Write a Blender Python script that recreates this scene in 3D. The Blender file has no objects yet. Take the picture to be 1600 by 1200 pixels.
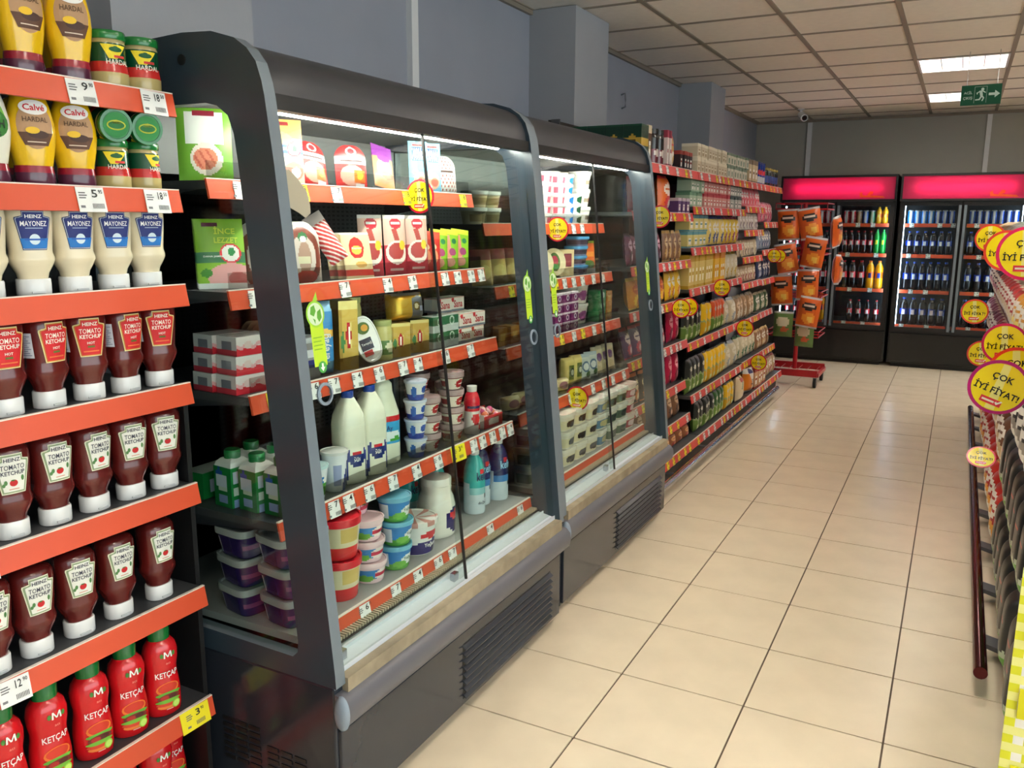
import bpy, bmesh, math, random
from mathutils import Matrix, Vector
random.seed(7)
SC = bpy.context.scene
COL = SC.collection
PI = math.pi

# ------------------------------------------------------------------ camera, world, exposure
cam_d = bpy.data.cameras.new('camera'); cam = bpy.data.objects.new('camera', cam_d); COL.objects.link(cam)
cam_d.sensor_width = 36.0; cam_d.lens = 36.0 * 1311.26 / 1600.0; cam_d.clip_start = 0.05
yaw, pitch, roll = -0.485228, -0.190762, 0.005019
fw = Vector((math.sin(yaw)*math.cos(pitch), math.cos(yaw)*math.cos(pitch), math.sin(pitch)))
rt0 = Vector((math.cos(yaw), -math.sin(yaw), 0)); up0 = rt0.cross(fw)
rt = rt0*math.cos(roll) + up0*math.sin(roll); up = up0*math.cos(roll) - rt0*math.sin(roll)
cam.matrix_world = Matrix(((rt.x, up.x, -fw.x, 0.866408), (rt.y, up.y, -fw.y, -1.637297), (rt.z, up.z, -fw.z, 1.474622), (0, 0, 0, 1)))
SC.camera = cam
SC.view_settings.view_transform = 'Standard'; SC.view_settings.look = 'None'
SC.view_settings.gamma = 1.0; SC.view_settings.use_curve_mapping = False
SC.view_settings.exposure = 0.95
world = bpy.data.worlds.new('daylight'); SC.world = world; world.use_nodes = True
bg = world.node_tree.nodes['Background']; bg.inputs[0].default_value = (0.90, 0.95, 1.0, 1); bg.inputs[1].default_value = 2.5
LAMP = 40.0          # ceiling panels
TUBE = 38.0         # fridge tubes

# ------------------------------------------------------------------ room dimensions
WX, EX, FY, BY, CZ = -1.36, 4.2, -4.6, 8.65, 2.62

# ------------------------------------------------------------------ helpers
def lin(c):
    if isinstance(c, str):
        c = tuple(int(c[i:i+2], 16) for i in (0, 2, 4))
    return tuple(((x/255)/12.92 if x/255 <= 0.04045 else ((x/255+0.055)/1.055)**2.4) for x in c[:3]) + (1.0,)

MATS = {}
def new_mat(name):
    m = bpy.data.materials.new(name); m.use_nodes = True
    nt = m.node_tree; b = nt.nodes['Principled BSDF']
    MATS[name] = m
    return m, nt, b
def plain(name, col, rough=0.5, metal=0.0, noise=0.0, scale=8.0, bump=0.0, bscale=60.0, spec=0.5):
    m, nt, b = new_mat(name)
    b.inputs['Roughness'].default_value = rough; b.inputs['Metallic'].default_value = metal
    b.inputs['Specular IOR Level'].default_value = spec
    c = lin(col); b.inputs['Base Color'].default_value = c
    if noise > 0:
        n = nt.nodes.new('ShaderNodeTexNoise'); n.inputs['Scale'].default_value = scale; n.inputs['Detail'].default_value = 4
        tc = nt.nodes.new('ShaderNodeTexCoord'); nt.links.new(tc.outputs['Object'], n.inputs['Vector'])
        r = nt.nodes.new('ShaderNodeValToRGB')
        r.color_ramp.elements[0].position = 0.3; r.color_ramp.elements[1].position = 0.7
        r.color_ramp.elements[0].color = tuple(x*(1-noise) for x in c[:3]) + (1,)
        r.color_ramp.elements[1].color = tuple(min(1, x*(1+noise)) for x in c[:3]) + (1,)
        nt.links.new(n.outputs[0], r.inputs[0]); nt.links.new(r.outputs[0], b.inputs['Base Color'])
    if bump > 0:
        n2 = nt.nodes.new('ShaderNodeTexNoise'); n2.inputs['Scale'].default_value = bscale
        tc2 = nt.nodes.new('ShaderNodeTexCoord'); nt.links.new(tc2.outputs['Object'], n2.inputs['Vector'])
        bp = nt.nodes.new('ShaderNodeBump'); bp.inputs['Strength'].default_value = bump; bp.inputs['Distance'].default_value = 0.002
        nt.links.new(n2.outputs[0], bp.inputs['Height']); nt.links.new(bp.outputs[0], b.inputs['Normal'])
    return m
def printed(name, rough, metal=0.0, coat=0.0, spec=0.5):
    m, nt, b = new_mat(name)
    a = nt.nodes.new('ShaderNodeAttribute'); a.attribute_name = 'print'
    nt.links.new(a.outputs['Color'], b.inputs['Base Color'])
    b.inputs['Roughness'].default_value = rough; b.inputs['Metallic'].default_value = metal
    b.inputs['Coat Weight'].default_value = coat; b.inputs['Specular IOR Level'].default_value = spec
    return m
def emit(name, col, strength):
    m, nt, b = new_mat(name)
    nt.nodes.remove(b); e = nt.nodes.new('ShaderNodeEmission')
    e.inputs[0].default_value = lin(col); e.inputs[1].default_value = strength
    nt.links.new(e.outputs[0], nt.nodes['Material Output'].inputs[0])
    return m
def glass(name, tint=(255, 255, 255), refl=1.0, rough=0.02):
    m, nt, b = new_mat(name); nt.nodes.remove(b)
    t = nt.nodes.new('ShaderNodeBsdfTransparent'); t.inputs[0].default_value = lin(tint)
    g = nt.nodes.new('ShaderNodeBsdfGlossy'); g.inputs['Roughness'].default_value = rough
    f = nt.nodes.new('ShaderNodeLayerWeight'); f.inputs['Blend'].default_value = 0.5     # Schlick: 0.04 + 0.96*(1-cos)^5
    po = nt.nodes.new('ShaderNodeMath'); po.operation = 'POWER'; po.inputs[1].default_value = 5.0
    mu = nt.nodes.new('ShaderNodeMath'); mu.operation = 'MULTIPLY_ADD'; mu.inputs[1].default_value = 0.9*refl; mu.inputs[2].default_value = 0.035*refl
    mx = nt.nodes.new('ShaderNodeMixShader')
    nt.links.new(f.outputs['Facing'], po.inputs[0]); nt.links.new(po.outputs[0], mu.inputs[0]); nt.links.new(mu.outputs[0], mx.inputs[0])
    nt.links.new(t.outputs[0], mx.inputs[1]); nt.links.new(g.outputs[0], mx.inputs[2])
    nt.links.new(mx.outputs[0], nt.nodes['Material Output'].inputs[0])
    return m
def translucent(name, col):
    m, nt, b = new_mat(name); nt.nodes.remove(b)
    t = nt.nodes.new('ShaderNodeBsdfTranslucent'); t.inputs[0].default_value = lin(col)
    d = nt.nodes.new('ShaderNodeBsdfDiffuse'); d.inputs[0].default_value = lin(col)
    mx = nt.nodes.new('ShaderNodeMixShader'); mx.inputs[0].default_value = 0.25
    nt.links.new(t.outputs[0], mx.inputs[1]); nt.links.new(d.outputs[0], mx.inputs[2])
    nt.links.new(mx.outputs[0], nt.nodes['Material Output'].inputs[0])
    return m
def perforated(name, col, hole):
    m, nt, b = new_mat(name)
    tc = nt.nodes.new('ShaderNodeTexCoord'); sp = nt.nodes.new('ShaderNodeSeparateXYZ')
    nt.links.new(tc.outputs['Object'], sp.inputs[0])
    def fr(out, k):
        a = nt.nodes.new('ShaderNodeMath'); a.operation = 'MULTIPLY'; a.inputs[1].default_value = k; nt.links.new(out, a.inputs[0])
        f = nt.nodes.new('ShaderNodeMath'); f.operation = 'FRACT'; nt.links.new(a.outputs[0], f.inputs[0])
        s = nt.nodes.new('ShaderNodeMath'); s.operation = 'SUBTRACT'; s.inputs[1].default_value = 0.5; nt.links.new(f.outputs[0], s.inputs[0])
        q = nt.nodes.new('ShaderNodeMath'); q.operation = 'ABSOLUTE'; nt.links.new(s.outputs[0], q.inputs[0])
        l = nt.nodes.new('ShaderNodeMath'); l.operation = 'LESS_THAN'; nt.links.new(q.outputs[0], l.inputs[0])
        return l
    l1 = fr(sp.outputs['Y'], 40); l1.inputs[1].default_value = 0.28
    l2 = fr(sp.outputs['Z'], 70); l2.inputs[1].default_value = 0.22
    mu = nt.nodes.new('ShaderNodeMath'); mu.operation = 'MULTIPLY'; nt.links.new(l1.outputs[0], mu.inputs[0]); nt.links.new(l2.outputs[0], mu.inputs[1])
    mx = nt.nodes.new('ShaderNodeMix'); mx.data_type = 'RGBA'
    mx.inputs['A'].default_value = lin(col); mx.inputs['B'].default_value = lin(hole)
    nt.links.new(mu.outputs[0], mx.inputs['Factor']); nt.links.new(mx.outputs['Result'], b.inputs['Base Color'])
    b.inputs['Roughness'].default_value = 0.5
    return m

GLOSS = printed('print_gloss', 0.22, coat=0.3)
FILM = printed('print_film', 0.32)
CARD = printed('print_card', 0.6)
FOIL = printed('print_foil', 0.28, metal=0.75)
GLASS = glass('clear_glass', (245, 250, 248), 0.75)
CLEAR = glass('clear_plastic', (238, 240, 240), 0.9, 0.08)
FR_DARK = plain('cabinet_slate', (46, 61, 73), 0.30, noise=0.10, scale=5)
FR_EDGE = plain('cabinet_edge', (104, 116, 126), 0.35)
FR_BASE = plain('cabinet_base', (42, 47, 56), 0.16, noise=0.05)
FR_HOOD = plain('cabinet_hood', (44, 46, 53), 0.38)
BLACK = plain('black_metal', (22, 22, 24), 0.45)
BUMP = plain('bumper_plastic', (92, 92, 99), 0.4)
WOODR = plain('beige_trim', (148, 136, 114), 0.6, noise=0.25, scale=14)
SILL = plain('white_sill', (208, 214, 222), 0.35)
INNER = plain('inner_liner', (150, 150, 150), 0.5)
WHITEP = plain('white_enamel', (225, 226, 228), 0.4)
SHELFM = plain('shelf_grey', (74, 76, 80), 0.45, metal=0.3)
ORANGE = plain('lip_orange', (206, 78, 46), 0.38)
REDLIP = plain('lip_red', (214, 66, 62), 0.4)
LIPMAROON = plain('lip_maroon', (112, 34, 40), 0.5)
LIPEDGE = plain('lip_edge', (232, 220, 210), 0.3)
CHROME = plain('chrome', (190, 194, 200), 0.16, metal=1.0)
REDMET = plain('red_lacquer', (168, 22, 34), 0.3)
RUBBER = plain('rubber', (20, 20, 20), 0.6)
TUBEM = emit('cold_tube', (255, 250, 240), TUBE)
PANELM = emit('lamp_tubes', (255, 246, 230), LAMP)
LEDM = emit('cooler_led', (205, 228, 255), 14.0)
SIGNTUBE = emit('sign_tube', (255, 215, 235), 8.5)
SIGNORANGE = translucent('sign_orange', (255, 160, 90))
CAPGREY = plain('end_cap_grey', (128, 142, 156), 0.35)
SIGNRED = translucent('sign_acrylic', (236, 92, 142))
PERF = perforated('perforated_back', (62, 62, 64), (14, 14, 15))
WALLM = plain('wall_paint', (150, 154, 166), 0.85, noise=0.035, scale=3, bump=0.15)
COLM = plain('column_paint', (158, 160, 166), 0.85, noise=0.03, scale=3, bump=0.15)
BACKM = plain('back_wall_paint', (168, 166, 158), 0.85, noise=0.03, scale=3)
CEILM = plain('ceiling_tile', (242, 231, 218), 0.9, noise=0.03, scale=20, bump=0.4, bscale=160)
RAILM = plain('ceiling_grid', (142, 130, 116), 0.6)
TILEM = plain('floor_tile', (230, 215, 190), 0.24, noise=0.045, scale=6)
GROUT = plain('grout', (92, 76, 62), 0.8)

class MB:
    def __init__(s): s.v = []; s.f = []; s.c = []; s.m = []
    def face(s, idx, col=(200, 200, 200), mi=0): s.f.append(tuple(idx)); s.c.append(col); s.m.append(mi)
    def add(s, pts): n = len(s.v); s.v.extend(pts); return n
    def box(s, x0, y0, z0, x1, y1, z1, col=(200, 200, 200), mi=0):
        n = s.add([(x0,y0,z0),(x1,y0,z0),(x1,y1,z0),(x0,y1,z0),(x0,y0,z1),(x1,y0,z1),(x1,y1,z1),(x0,y1,z1)])
        for q in ((0,3,2,1),(4,5,6,7),(0,1,5,4),(1,2,6,5),(2,3,7,6),(3,0,4,7)): s.face([n+k for k in q], col, mi)
        return s
    def tube(s, pts, r, n=8, col=(200, 200, 200), mi=0, caps=True):
        P = [Vector(p) for p in pts]; rings = []
        for i, p in enumerate(P):
            d = ((P[min(i+1, len(P)-1)] - P[max(i-1, 0)])).normalized()
            a = Vector((0, 0, 1)) if abs(d.z) < 0.9 else Vector((1, 0, 0))
            e = d.cross(a).normalized(); g = d.cross(e)
            rings.append(s.add([tuple(p + r*(math.cos(2*PI*k/n)*e + math.sin(2*PI*k/n)*g)) for k in range(n)]))
        for a, b in zip(rings, rings[1:]):
            for k in range(n): s.face((a+k, b+k, b+(k+1) % n, a+(k+1) % n), col, mi)
        if caps:
            s.face([rings[0]+k for k in range(n)], col, mi); s.face([rings[-1]+n-1-k for k in range(n)], col, mi)
        return s
    def extrude(s, outline, axis, a, b, col=(200, 200, 200), mi=0, ecol=None, emi=None):
        """outline 2D -> prism along axis; for 'y' outline is (x,z), for 'x' it is (y,z), for 'z' it is (x,y)"""
        def P(q, t): return (q[0], t, q[1]) if axis == 'y' else ((t, q[0], q[1]) if axis == 'x' else (q[0], q[1], t))
        k = len(outline); n = s.add([P(q, a) for q in outline] + [P(q, b) for q in outline])
        s.face([n+i for i in range(k)], col, mi); s.face([n+k+k-1-i for i in range(k)], col, mi)
        for i in range(k):
            j = (i+1) % k; s.face((n+j, n+i, n+k+i, n+k+j), ecol or col, emi if emi is not None else mi)
        return s
    def lathe(s, prof, n=24, sx=1.0, sy=1.0, pw=2.0, art=None, col=(200, 200, 200), mi=0, c=(0, 0, 0), ztop=None):
        def S(x): return math.copysign(abs(x)**(2.0/pw), x)
        rings = []; zmax = ztop or max(p[1] for p in prof) or 1
        for r, z in prof:
            if r < 1e-5: rings.append((s.add([(c[0], c[1], c[2]+z)]), True))
            else:
                rings.append((s.add([(c[0]+sx*r*S(math.sin(2*PI*(k-n/2)/n)), c[1]-sy*r*S(math.cos(2*PI*(k-n/2)/n)), c[2]+z) for k in range(n)]), False))
        for i in range(len(prof)-1):
            (a, pa), (b, pb) = rings[i], rings[i+1]
            for k in range(n):
                j = (k+1) % n; u = (k+0.5)/n-0.5; v = (prof[i][1]+prof[i+1][1])/2/zmax
                cc = art(u, v) if art else col
                if pa and pb: continue
                if pa: s.face((a, b+j, b+k), cc, mi)
                elif pb: s.face((a+k, a+j, b), cc, mi)
                else: s.face((a+k, a+j, b+j, b+k), cc, mi)
        return s
    def pillow(s, w, h, d, art, nu=40, nv=52, wf=None, p=3.0, mi=0, back=None, seam=0.0):
        for side in (-1, 1):
            n = len(s.v); pts = []
            for j in range(nv+1):
                v = j/nv; hw = w/2*(wf(v) if wf else 1.0)
                for i in range(nu+1):
                    u = i/nu-0.5
                    bul = max(0.0, 1-abs(2*u)**p) * max(0.0, 1-abs(2*v-1)**(p+1))
                    pts.append((2*u*hw, side*(d/2*bul+0.0008), v*h))
            s.add(pts)
            for j in range(nv):
                for i in range(nu):
                    a = n+j*(nu+1)+i; u = (i+.5)/nu-.5; v = (j+.5)/nv
                    q = (a, a+1, a+nu+2, a+nu+1) if side < 0 else (a+1, a, a+nu+1, a+nu+2)
                    s.face(q, art(u, v) if (side < 0 or not back) else back, mi)
        return s
    def block(s, w, d, h, art, top=None, side=None, nu=10, nv=10, mi=0, c=(0, 0, 0)):
        """carton: printed front (-y), back, sides, plain top; chamfered a little"""
        def grid(fn, cf, nu, nv):
            n = s.add([fn(i/nu, j/nv) for j in range(nv+1) for i in range(nu+1)])
            for j in range(nv):
                for i in range(nu):
                    a = n+j*(nu+1)+i; s.face((a, a+1, a+nu+2, a+nu+1), cf((i+.5)/nu-.5, (j+.5)/nv), mi)
        X, Y, Z = c; sd = side or (lambda u, v: art(u*0.0+0.49, v)); tp = top if callable(top) else (lambda u, v: top or art(0, 0.98))
        grid(lambda u, v: (X+(u-.5)*w, Y-d/2, Z+v*h), art, nu, nv)
        grid(lambda u, v: (X+(.5-u)*w, Y+d/2, Z+v*h), art, 2, 2)
        grid(lambda u, v: (X+w/2, Y+(u-.5)*d, Z+v*h), sd, 8, nv)
        grid(lambda u, v: (X-w/2, Y+(.5-u)*d, Z+v*h), sd, 8, nv)
        grid(lambda u, v: (X+(u-.5)*w, Y+(v-.5)*d, Z+h), tp, nu, 4)
        grid(lambda u, v: (X+(.5-u)*w, Y+(v-.5)*d, Z), lambda u, v: art(0, 0.01), 1, 1)
        return s
    def mesh(s, name, mats, smooth=None):
        me = bpy.data.meshes.new(name); me.from_pydata(s.v, [], s.f)
        for m in (mats if isinstance(mats, (list, tuple)) else [mats]): me.materials.append(m)
        me.polygons.foreach_set('material_index', s.m)
        at = me.color_attributes.new('print', 'FLOAT_COLOR', 'CORNER')
        buf = []; cache = {}
        for f, c in zip(s.f, s.c):
            if c not in cache: cache[c] = lin(c)
            buf.extend(cache[c]*len(f))
        at.data.foreach_set('color', buf)
        me.update()
        if smooth:
            me.polygons.foreach_set('use_smooth', [True]*len(s.f)); me.set_sharp_from_angle(angle=math.radians(smooth))
        return me

def art(base, *layers):
    """print design: base colour, then ('r',u0,v0,u1,v1,c), ('e',cu,cv,ru,rv,c), ('f',fn,c)"""
    def fn(u, v):
        c = base
        for L in layers:
            if L[0] == 'r':
                if L[1] <= u <= L[3] and L[2] <= v <= L[4]: c = L[5]
            elif L[0] == 'e':
                if ((u-L[1])/L[3])**2 + ((v-L[2])/L[4])**2 <= 1: c = L[5]
            elif L[0] == 'f':
                if L[1](u, v): c = L[2]
        return c
    return fn

# ---- lettering
_tc = {}
def text_geo(t, bold=0.012):
    if (t, bold) in _tc: return _tc[(t, bold)]
    cu = bpy.data.curves.new('lettering', 'FONT'); cu.body = t; cu.align_x = 'CENTER'; cu.align_y = 'CENTER'
    cu.resolution_u = 2; cu.fill_mode = 'FRONT'; cu.offset = bold
    ob = bpy.data.objects.new('lettering', cu)
    me = ob.to_mesh()
    V = [(v.co.x, v.co.y) for v in me.vertices]; F = [tuple(p.vertices) for p in me.polygons]
    ob.to_mesh_clear(); bpy.data.objects.remove(ob); bpy.data.curves.remove(cu)
    if V:
        x0, x1 = min(v[0] for v in V), max(v[0] for v in V); y0, y1 = min(v[1] for v in V), max(v[1] for v in V)
        V = [((x-(x0+x1)/2), (y-(y0+y1)/2)) for x, y in V]; wh = (x1-x0, y1-y0)
    else: wh = (1, 1)
    _tc[(t, bold)] = (V, F, wh); return _tc[(t, bold)]

class Decal:
    """flat print laid on a surface: everything in metres (u to the right, v up), layered"""
    def __init__(s): s.items = []
    def grid(s, wfn, v0, v1, col, layer, nu=10, nv=12, cu=0.0):
        P = []; F = []
        for j in range(nv+1):
            v = v0+(v1-v0)*j/nv; a, b = wfn((v-v0)/(v1-v0))
            for i in range(nu+1): P.append((cu+a+(b-a)*i/nu, v))
        for j in range(nv):
            for i in range(nu):
                q = j*(nu+1)+i; F.append((q, q+1, q+nu+2, q+nu+1))
        s.items.append((P, F, col, layer)); return s
    def rect(s, u0, v0, u1, v1, col, layer, nu=6, nv=2): return s.grid(lambda t: (u0, u1), v0, v1, col, layer, nu, nv)
    def ell(s, cu, cv, ru, rv, col, layer, n=20):
        K = 1 if max(ru, rv) < .008 else (2 if max(ru, rv) < .016 else 4)
        P = [(cu, cv)] + [(cu+ru*q/K*math.cos(2*PI*k/n), cv+rv*q/K*math.sin(2*PI*k/n)) for q in range(1, K+1) for k in range(n)]
        F = [(0, 1+k, 1+(k+1) % n) for k in range(n)]
        for q in range(K-1): F += [(1+q*n+k, 1+(q+1)*n+k, 1+(q+1)*n+(k+1) % n, 1+q*n+(k+1) % n) for k in range(n)]
        s.items.append((P, F, col, layer)); return s
    def poly(s, pts, col, layer): s.items.append((list(pts), [tuple(range(len(pts)))], col, layer)); return s
    def text(s, t, cu, cv, width, col, layer, height=None, bold=0.012, rot=0.0):
        V, F, (w, h) = text_geo(t, bold); k = width/w; ky = (height/h) if height else k
        c_, s_ = math.cos(rot), math.sin(rot)
        s.items.append(([(cu+x*k*c_-y*ky*s_, cv+x*k*s_+y*ky*c_) for x, y in V], F, col, layer)); return s
    def to(s, mb, surf, step=0.00045, mi=0):
        for P, F, col, layer in s.items:
            n = mb.add([surf(u, v, layer*step) for u, v in P])
            for f in F: mb.face([n+k for k in f], col, mi)
        return mb
def flat_surf(y, cx=0.0, cz=0.0): return lambda u, v, o: (cx+u, y-o, cz+v)
def lathe_surf(prof, sx=1.0, sy=1.0, rot=0.0, pw=2.0):
    def rad(z):
        for (r0, z0), (r1, z1) in zip(prof, prof[1:]):
            if z0 <= z <= z1 and z1 > z0: return r0+(r1-r0)*(z-z0)/(z1-z0)
        return prof[-1][0]
    def f(u, v, o):
        r = rad(v); o = o+0.0005
        if sx != sy and not rot:                       # printed straight on from the front of a flattened bottle
            t = max(-.985, min(.985, u/(r*sx))); k = (1-abs(t)**pw)**(1/pw)
            nx, ny = math.copysign(abs(t)**(pw-1), t)/sx, -k**(pw-1)/sy; L = math.hypot(nx, ny)
            return (sx*r*t+o*nx/L, -sy*r*k+o*ny/L, v)
        a = u/(r*sx)+rot; nx, ny = math.sin(a)/sx, -math.cos(a)/sy; L = math.hypot(nx, ny)
        return (sx*r*math.sin(a)+o*nx/L, -sy*r*math.cos(a)+o*ny/L, v)
    return f

# ---- objects
def link(o, parent=None):
    COL.objects.link(o)
    if parent: o.parent = parent
    return o
def obj(name, me, parent=None, loc=(0, 0, 0)):
    o = bpy.data.objects.new(name, me); o.location = loc
    return link(o, parent)
def tag(o, label, cat, group=None):
    o['label'] = label; o['category'] = cat
    if group: o['group'] = group
    return o
def struct(o): o['kind'] = 'structure'; return o
def empty(name, loc, label=None, cat=None, group=None, rz=0.0):
    o = bpy.data.objects.new(name, None); o.location = loc; o.rotation_euler = (0, 0, rz); o.empty_display_size = 0.05
    link(o)
    if label: tag(o, label, cat, group)
    return o
def wpart(name, mb, mats, root, smooth=None):
    """part of a root whose mesh is given in world coordinates"""
    o = obj(name, mb.mesh(name, mats, smooth), root); o.location = -Vector(root.location); return o
def wbox(name, root, mats, *b, bevel=0.0):
    o = wpart(name, MB().box(*b), mats, root)
    if bevel:
        m = o.modifiers.new('edge', 'BEVEL'); m.width = bevel; m.segments = 2
    return o

class Proto:
    """parts: (name, mesh, children[(name, mesh)])"""
    def __init__(s, name, parts, cat): s.name = name; s.parts = parts; s.cat = cat
    def put(s, loc, label, group=None, rz=PI/2, lean=0.0, roll=0.0, scale=1.0):
        if len(s.parts) == 1 and not s.parts[0][2]:
            r = obj(s.name, s.parts[0][1])
        else:
            r = bpy.data.objects.new(s.name, None); r.empty_display_size = 0.03; link(r)
            for nm, me, kids in s.parts:
                o = obj(nm, me, r)
                for n2, m2 in kids: obj(n2, m2, o)
        r.location = (loc[0], loc[1], loc[2]+.05*abs(roll)); r.rotation_euler = (-lean, roll, rz)
        if isinstance(scale, (tuple, list)): r.scale = scale
        elif scale != 1.0: r.scale = (scale,)*3
        return tag(r, label, s.cat, group)

def jit(a): return random.uniform(-a, a)

# ================================================================== THE SETTING
def build_room():
    fl = struct(obj('floor', MB().box(WX-.15, FY-.1, -.12, EX+.1, BY+.15, -.004).mesh('floor', GROUT)))
    T = 0.4; g = 0.0028
    tm = MB(); h = T/2-g
    tm.extrude([(-h, -h+.002), (-h+.002, -h), (h-.002, -h), (h, -h+.002), (h, h-.002), (h-.002, h), (-h+.002, h), (-h, h-.002)], 'z', -.006, 0)
    tme = tm.mesh('tile', TILEM)
    rest = MB()
    nx0, nx1 = -4, 11; ny0, ny1 = -12, 22
    for j in range(ny0, ny1):
        for i in range(nx0, nx1):
            cx, cy = (i+.5)*T, (j+.5)*T
            if cx < WX or cx > EX or cy < FY or cy > BY: continue
            if -2 <= i <= 4 and j >= -3:
                o = obj('tile', tme, fl, (cx, cy, jit(.0005)))
            else: rest.box(cx-h, cy-h, -.006, cx+h, cy+h, 0)
    o = obj('tile_field', rest.mesh('tile_field', TILEM), fl); o['kind'] = 'stuff'
    # walls
    struct(obj('wall_left', MB().box(WX-.15, FY, 0, WX, BY, CZ+.25).mesh('wall_left', WALLM)))
    struct(obj('wall_back', MB().box(WX-.15, BY, 0, EX+.1, BY+.15, CZ+.25).mesh('wall_back', BACKM)))
    struct(obj('wall_front', MB().box(WX-.15, FY-.1, 0, EX+.1, FY, CZ+.25).mesh('wall_front', WALLM)))
    wa, wb = FY+.25, 2.6                                                # shop window in the right wall: sill, head and end piers around it
    w = MB().box(EX, FY, 0, EX+.1, BY, .35).box(EX, FY, 2.52, EX+.1, BY, CZ+.25).box(EX, FY, .35, EX+.1, wa, 2.52).box(EX, wb, .35, EX+.1, BY, 2.52)
    struct(obj('wall_right', w.mesh('wall_right', WALLM)))
    wn = struct(obj('window_1', MB().box(EX+.05, wa, .35, EX+.056, wb, 2.52).mesh('window_1', GLASS)))
    fr = MB()
    for k in range(5):
        y = wa+(wb-wa)*k/4; fr.box(EX+.02, y-.03, .35, EX+.09, y+.03, 2.52)
    fr.box(EX+.02, wa, .35, EX+.09, wb, .41).box(EX+.02, wa, 2.46, EX+.09, wb, 2.52)
    obj('window_frame', fr.mesh('window_frame', FR_EDGE), wn)
    pd = bpy.data.lights.new('window_portal', 'AREA'); pd.shape = 'RECTANGLE'; pd.size = wb-wa; pd.size_y = 2.17; pd.cycles.is_portal = True
    po = bpy.data.objects.new('window_portal', pd); po.location = (EX+.12, (wa+wb)/2, 1.435); po.rotation_euler = (PI/2, 0, PI/2); COL.objects.link(po)
    # wall columns
    for n, (y0, y1) in enumerate(((-.12, .37), (2.77, 3.25), (5.57, 6.03))):
        c = struct(obj('wall_column', MB().box(WX-.05, y0, 0, -1.08, y1, CZ).mesh('wall_column', COLM)))
    # ceiling: slab, tiles, T-grid
    ce = struct(obj('ceiling', MB().box(WX-.15, FY, CZ+.12, EX+.1, BY, CZ+.25).mesh('ceiling', BLACK)))
    X0, Y0, P = -0.745, 3.47, 0.6
    lamps = [(2, 3), (2, 6), (2, -2), (2, -5), (2, -9), (4, 5), (4, 1), (4, -3), (4, -7), (6, 3), (6, -1), (6, -6)]
    tmx = MB().box(-.288, -.288, 0, .288, .288, .014).mesh('tile', CEILM)
    xs = [X0+P*i for i in range(-1, 10)]; ysl = [Y0+P*j for j in range(-14, 10)]
    for i in range(-2, 9):
        for j in range(-15, 10):
            x0, x1 = max(WX, X0+P*i), min(EX, X0+P*(i+1)); y0, y1 = max(FY, Y0+P*j), min(BY, Y0+P*(j+1))
            if x1-x0 < .05 or y1-y0 < .05 or (i, j) in lamps: continue
            if x1-x0 > .59 and y1-y0 > .59: obj('tile', tmx, ce, ((x0+x1)/2, (y0+y1)/2, CZ+.004))
            else: obj('tile', MB().box(x0+.004, y0+.004, 0, x1-.004, y1-.004, .014).mesh('tile', CEILM), ce, (0, 0, CZ+.004))
    for x in xs:
        if WX < x < EX: obj('grid_rail', MB().box(x-.014, FY, CZ-.002, x+.014, BY, CZ+.004).mesh('grid_rail', RAILM), ce)
    for y in ysl:
        if FY < y < BY: obj('grid_rail', MB().box(WX, y-.012, CZ-.001, EX, y+.012, CZ+.004).mesh('grid_rail', RAILM), ce)
    tr = MB().box(WX, FY, CZ-.025, WX+.022, BY, CZ).box(WX, BY-.022, CZ-.025, EX, BY, CZ)
    struct(obj('trim_1', tr.mesh('trim_1', RAILM)))
    # recessed louvre lamps
    fm = MB()
    for a, b, c, d in ((-.29, -.29, .29, -.275), (-.29, .275, .29, .29), (-.29, -.275, -.275, .275), (.275, -.275, .29, .275)): fm.box(a, b, -.004, c, d, .09)
    fme = fm.mesh('frame', WHITEP)
    lm = MB()
    for k in range(1, 4): lm.box(-.275+.1375*k-.003, -.275, 0, -.275+.1375*k+.003, .275, .045)
    for k in range(1, 8): lm.box(-.275, -.275+.06875*k-.002, .002, .275, -.275+.06875*k+.002, .045)
    lme = lm.mesh('louvre', plain('louvre_metal', (205, 205, 205), 0.25, metal=0.8))
    tb = MB()
    for k in range(4): tb.tube([(-.206+.1375*k, -.26, .06), (-.206+.1375*k, .26, .06)], .016, 8)
    tme2 = tb.mesh('tube', PANELM)
    rme = MB().box(-.275, -.275, .082, .275, .275, .09).mesh('reflector', WHITEP)
    for i, j in lamps:
        lab = {(2, 3): 'square louvred ceiling lamp above the green exit sign', (2, 6): 'square louvred ceiling lamp close to the grey back wall'}.get((i, j), 'square louvred ceiling lamp in the ceiling grid out of view')
        r = empty('ceiling_light', (X0+P*(i+.5), Y0+P*(j+.5), CZ), lab, 'lamp', 'ceiling lamps')
        for nm, me in (('frame', fme), ('louvre', lme), ('tube', tme2), ('reflector', rme)): obj(nm, me, r)
    # cable ducts, camera, signs
    t = obj('cable_duct', MB().box(WX, 1.58, 1.2, WX+.03, 1.63, CZ-.03).mesh('cable_duct', WHITEP)); tag(t, 'white cable duct running up the wall behind the first glass cabinet', 'cable duct')
    t = obj('cable_duct', MB().box(-.79, BY-.025, 1.98, -.74, BY, CZ-.03).mesh('cable_duct', WHITEP)); tag(t, 'short white cable duct on back wall beneath the security camera', 'cable duct')
    t = obj('cable_duct', MB().box(.985, BY-.025, 1.9, 1.03, BY, CZ-.03).mesh('cable_duct', WHITEP)); tag(t, 'white cable duct on back wall below the exit sign', 'cable duct')
    r = empty('security_camera', (-.70, 7.6, CZ), 'small white bullet security camera hanging from ceiling tiles', 'camera')
    obj('mount', MB().lathe([(0, -.004), (.035, -.004), (.035, -.012), (.012, -.02), (.012, -.05), (0, -.05)], 14, col=(230, 230, 230)).mesh('mount', GLOSS, 40), r)
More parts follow.
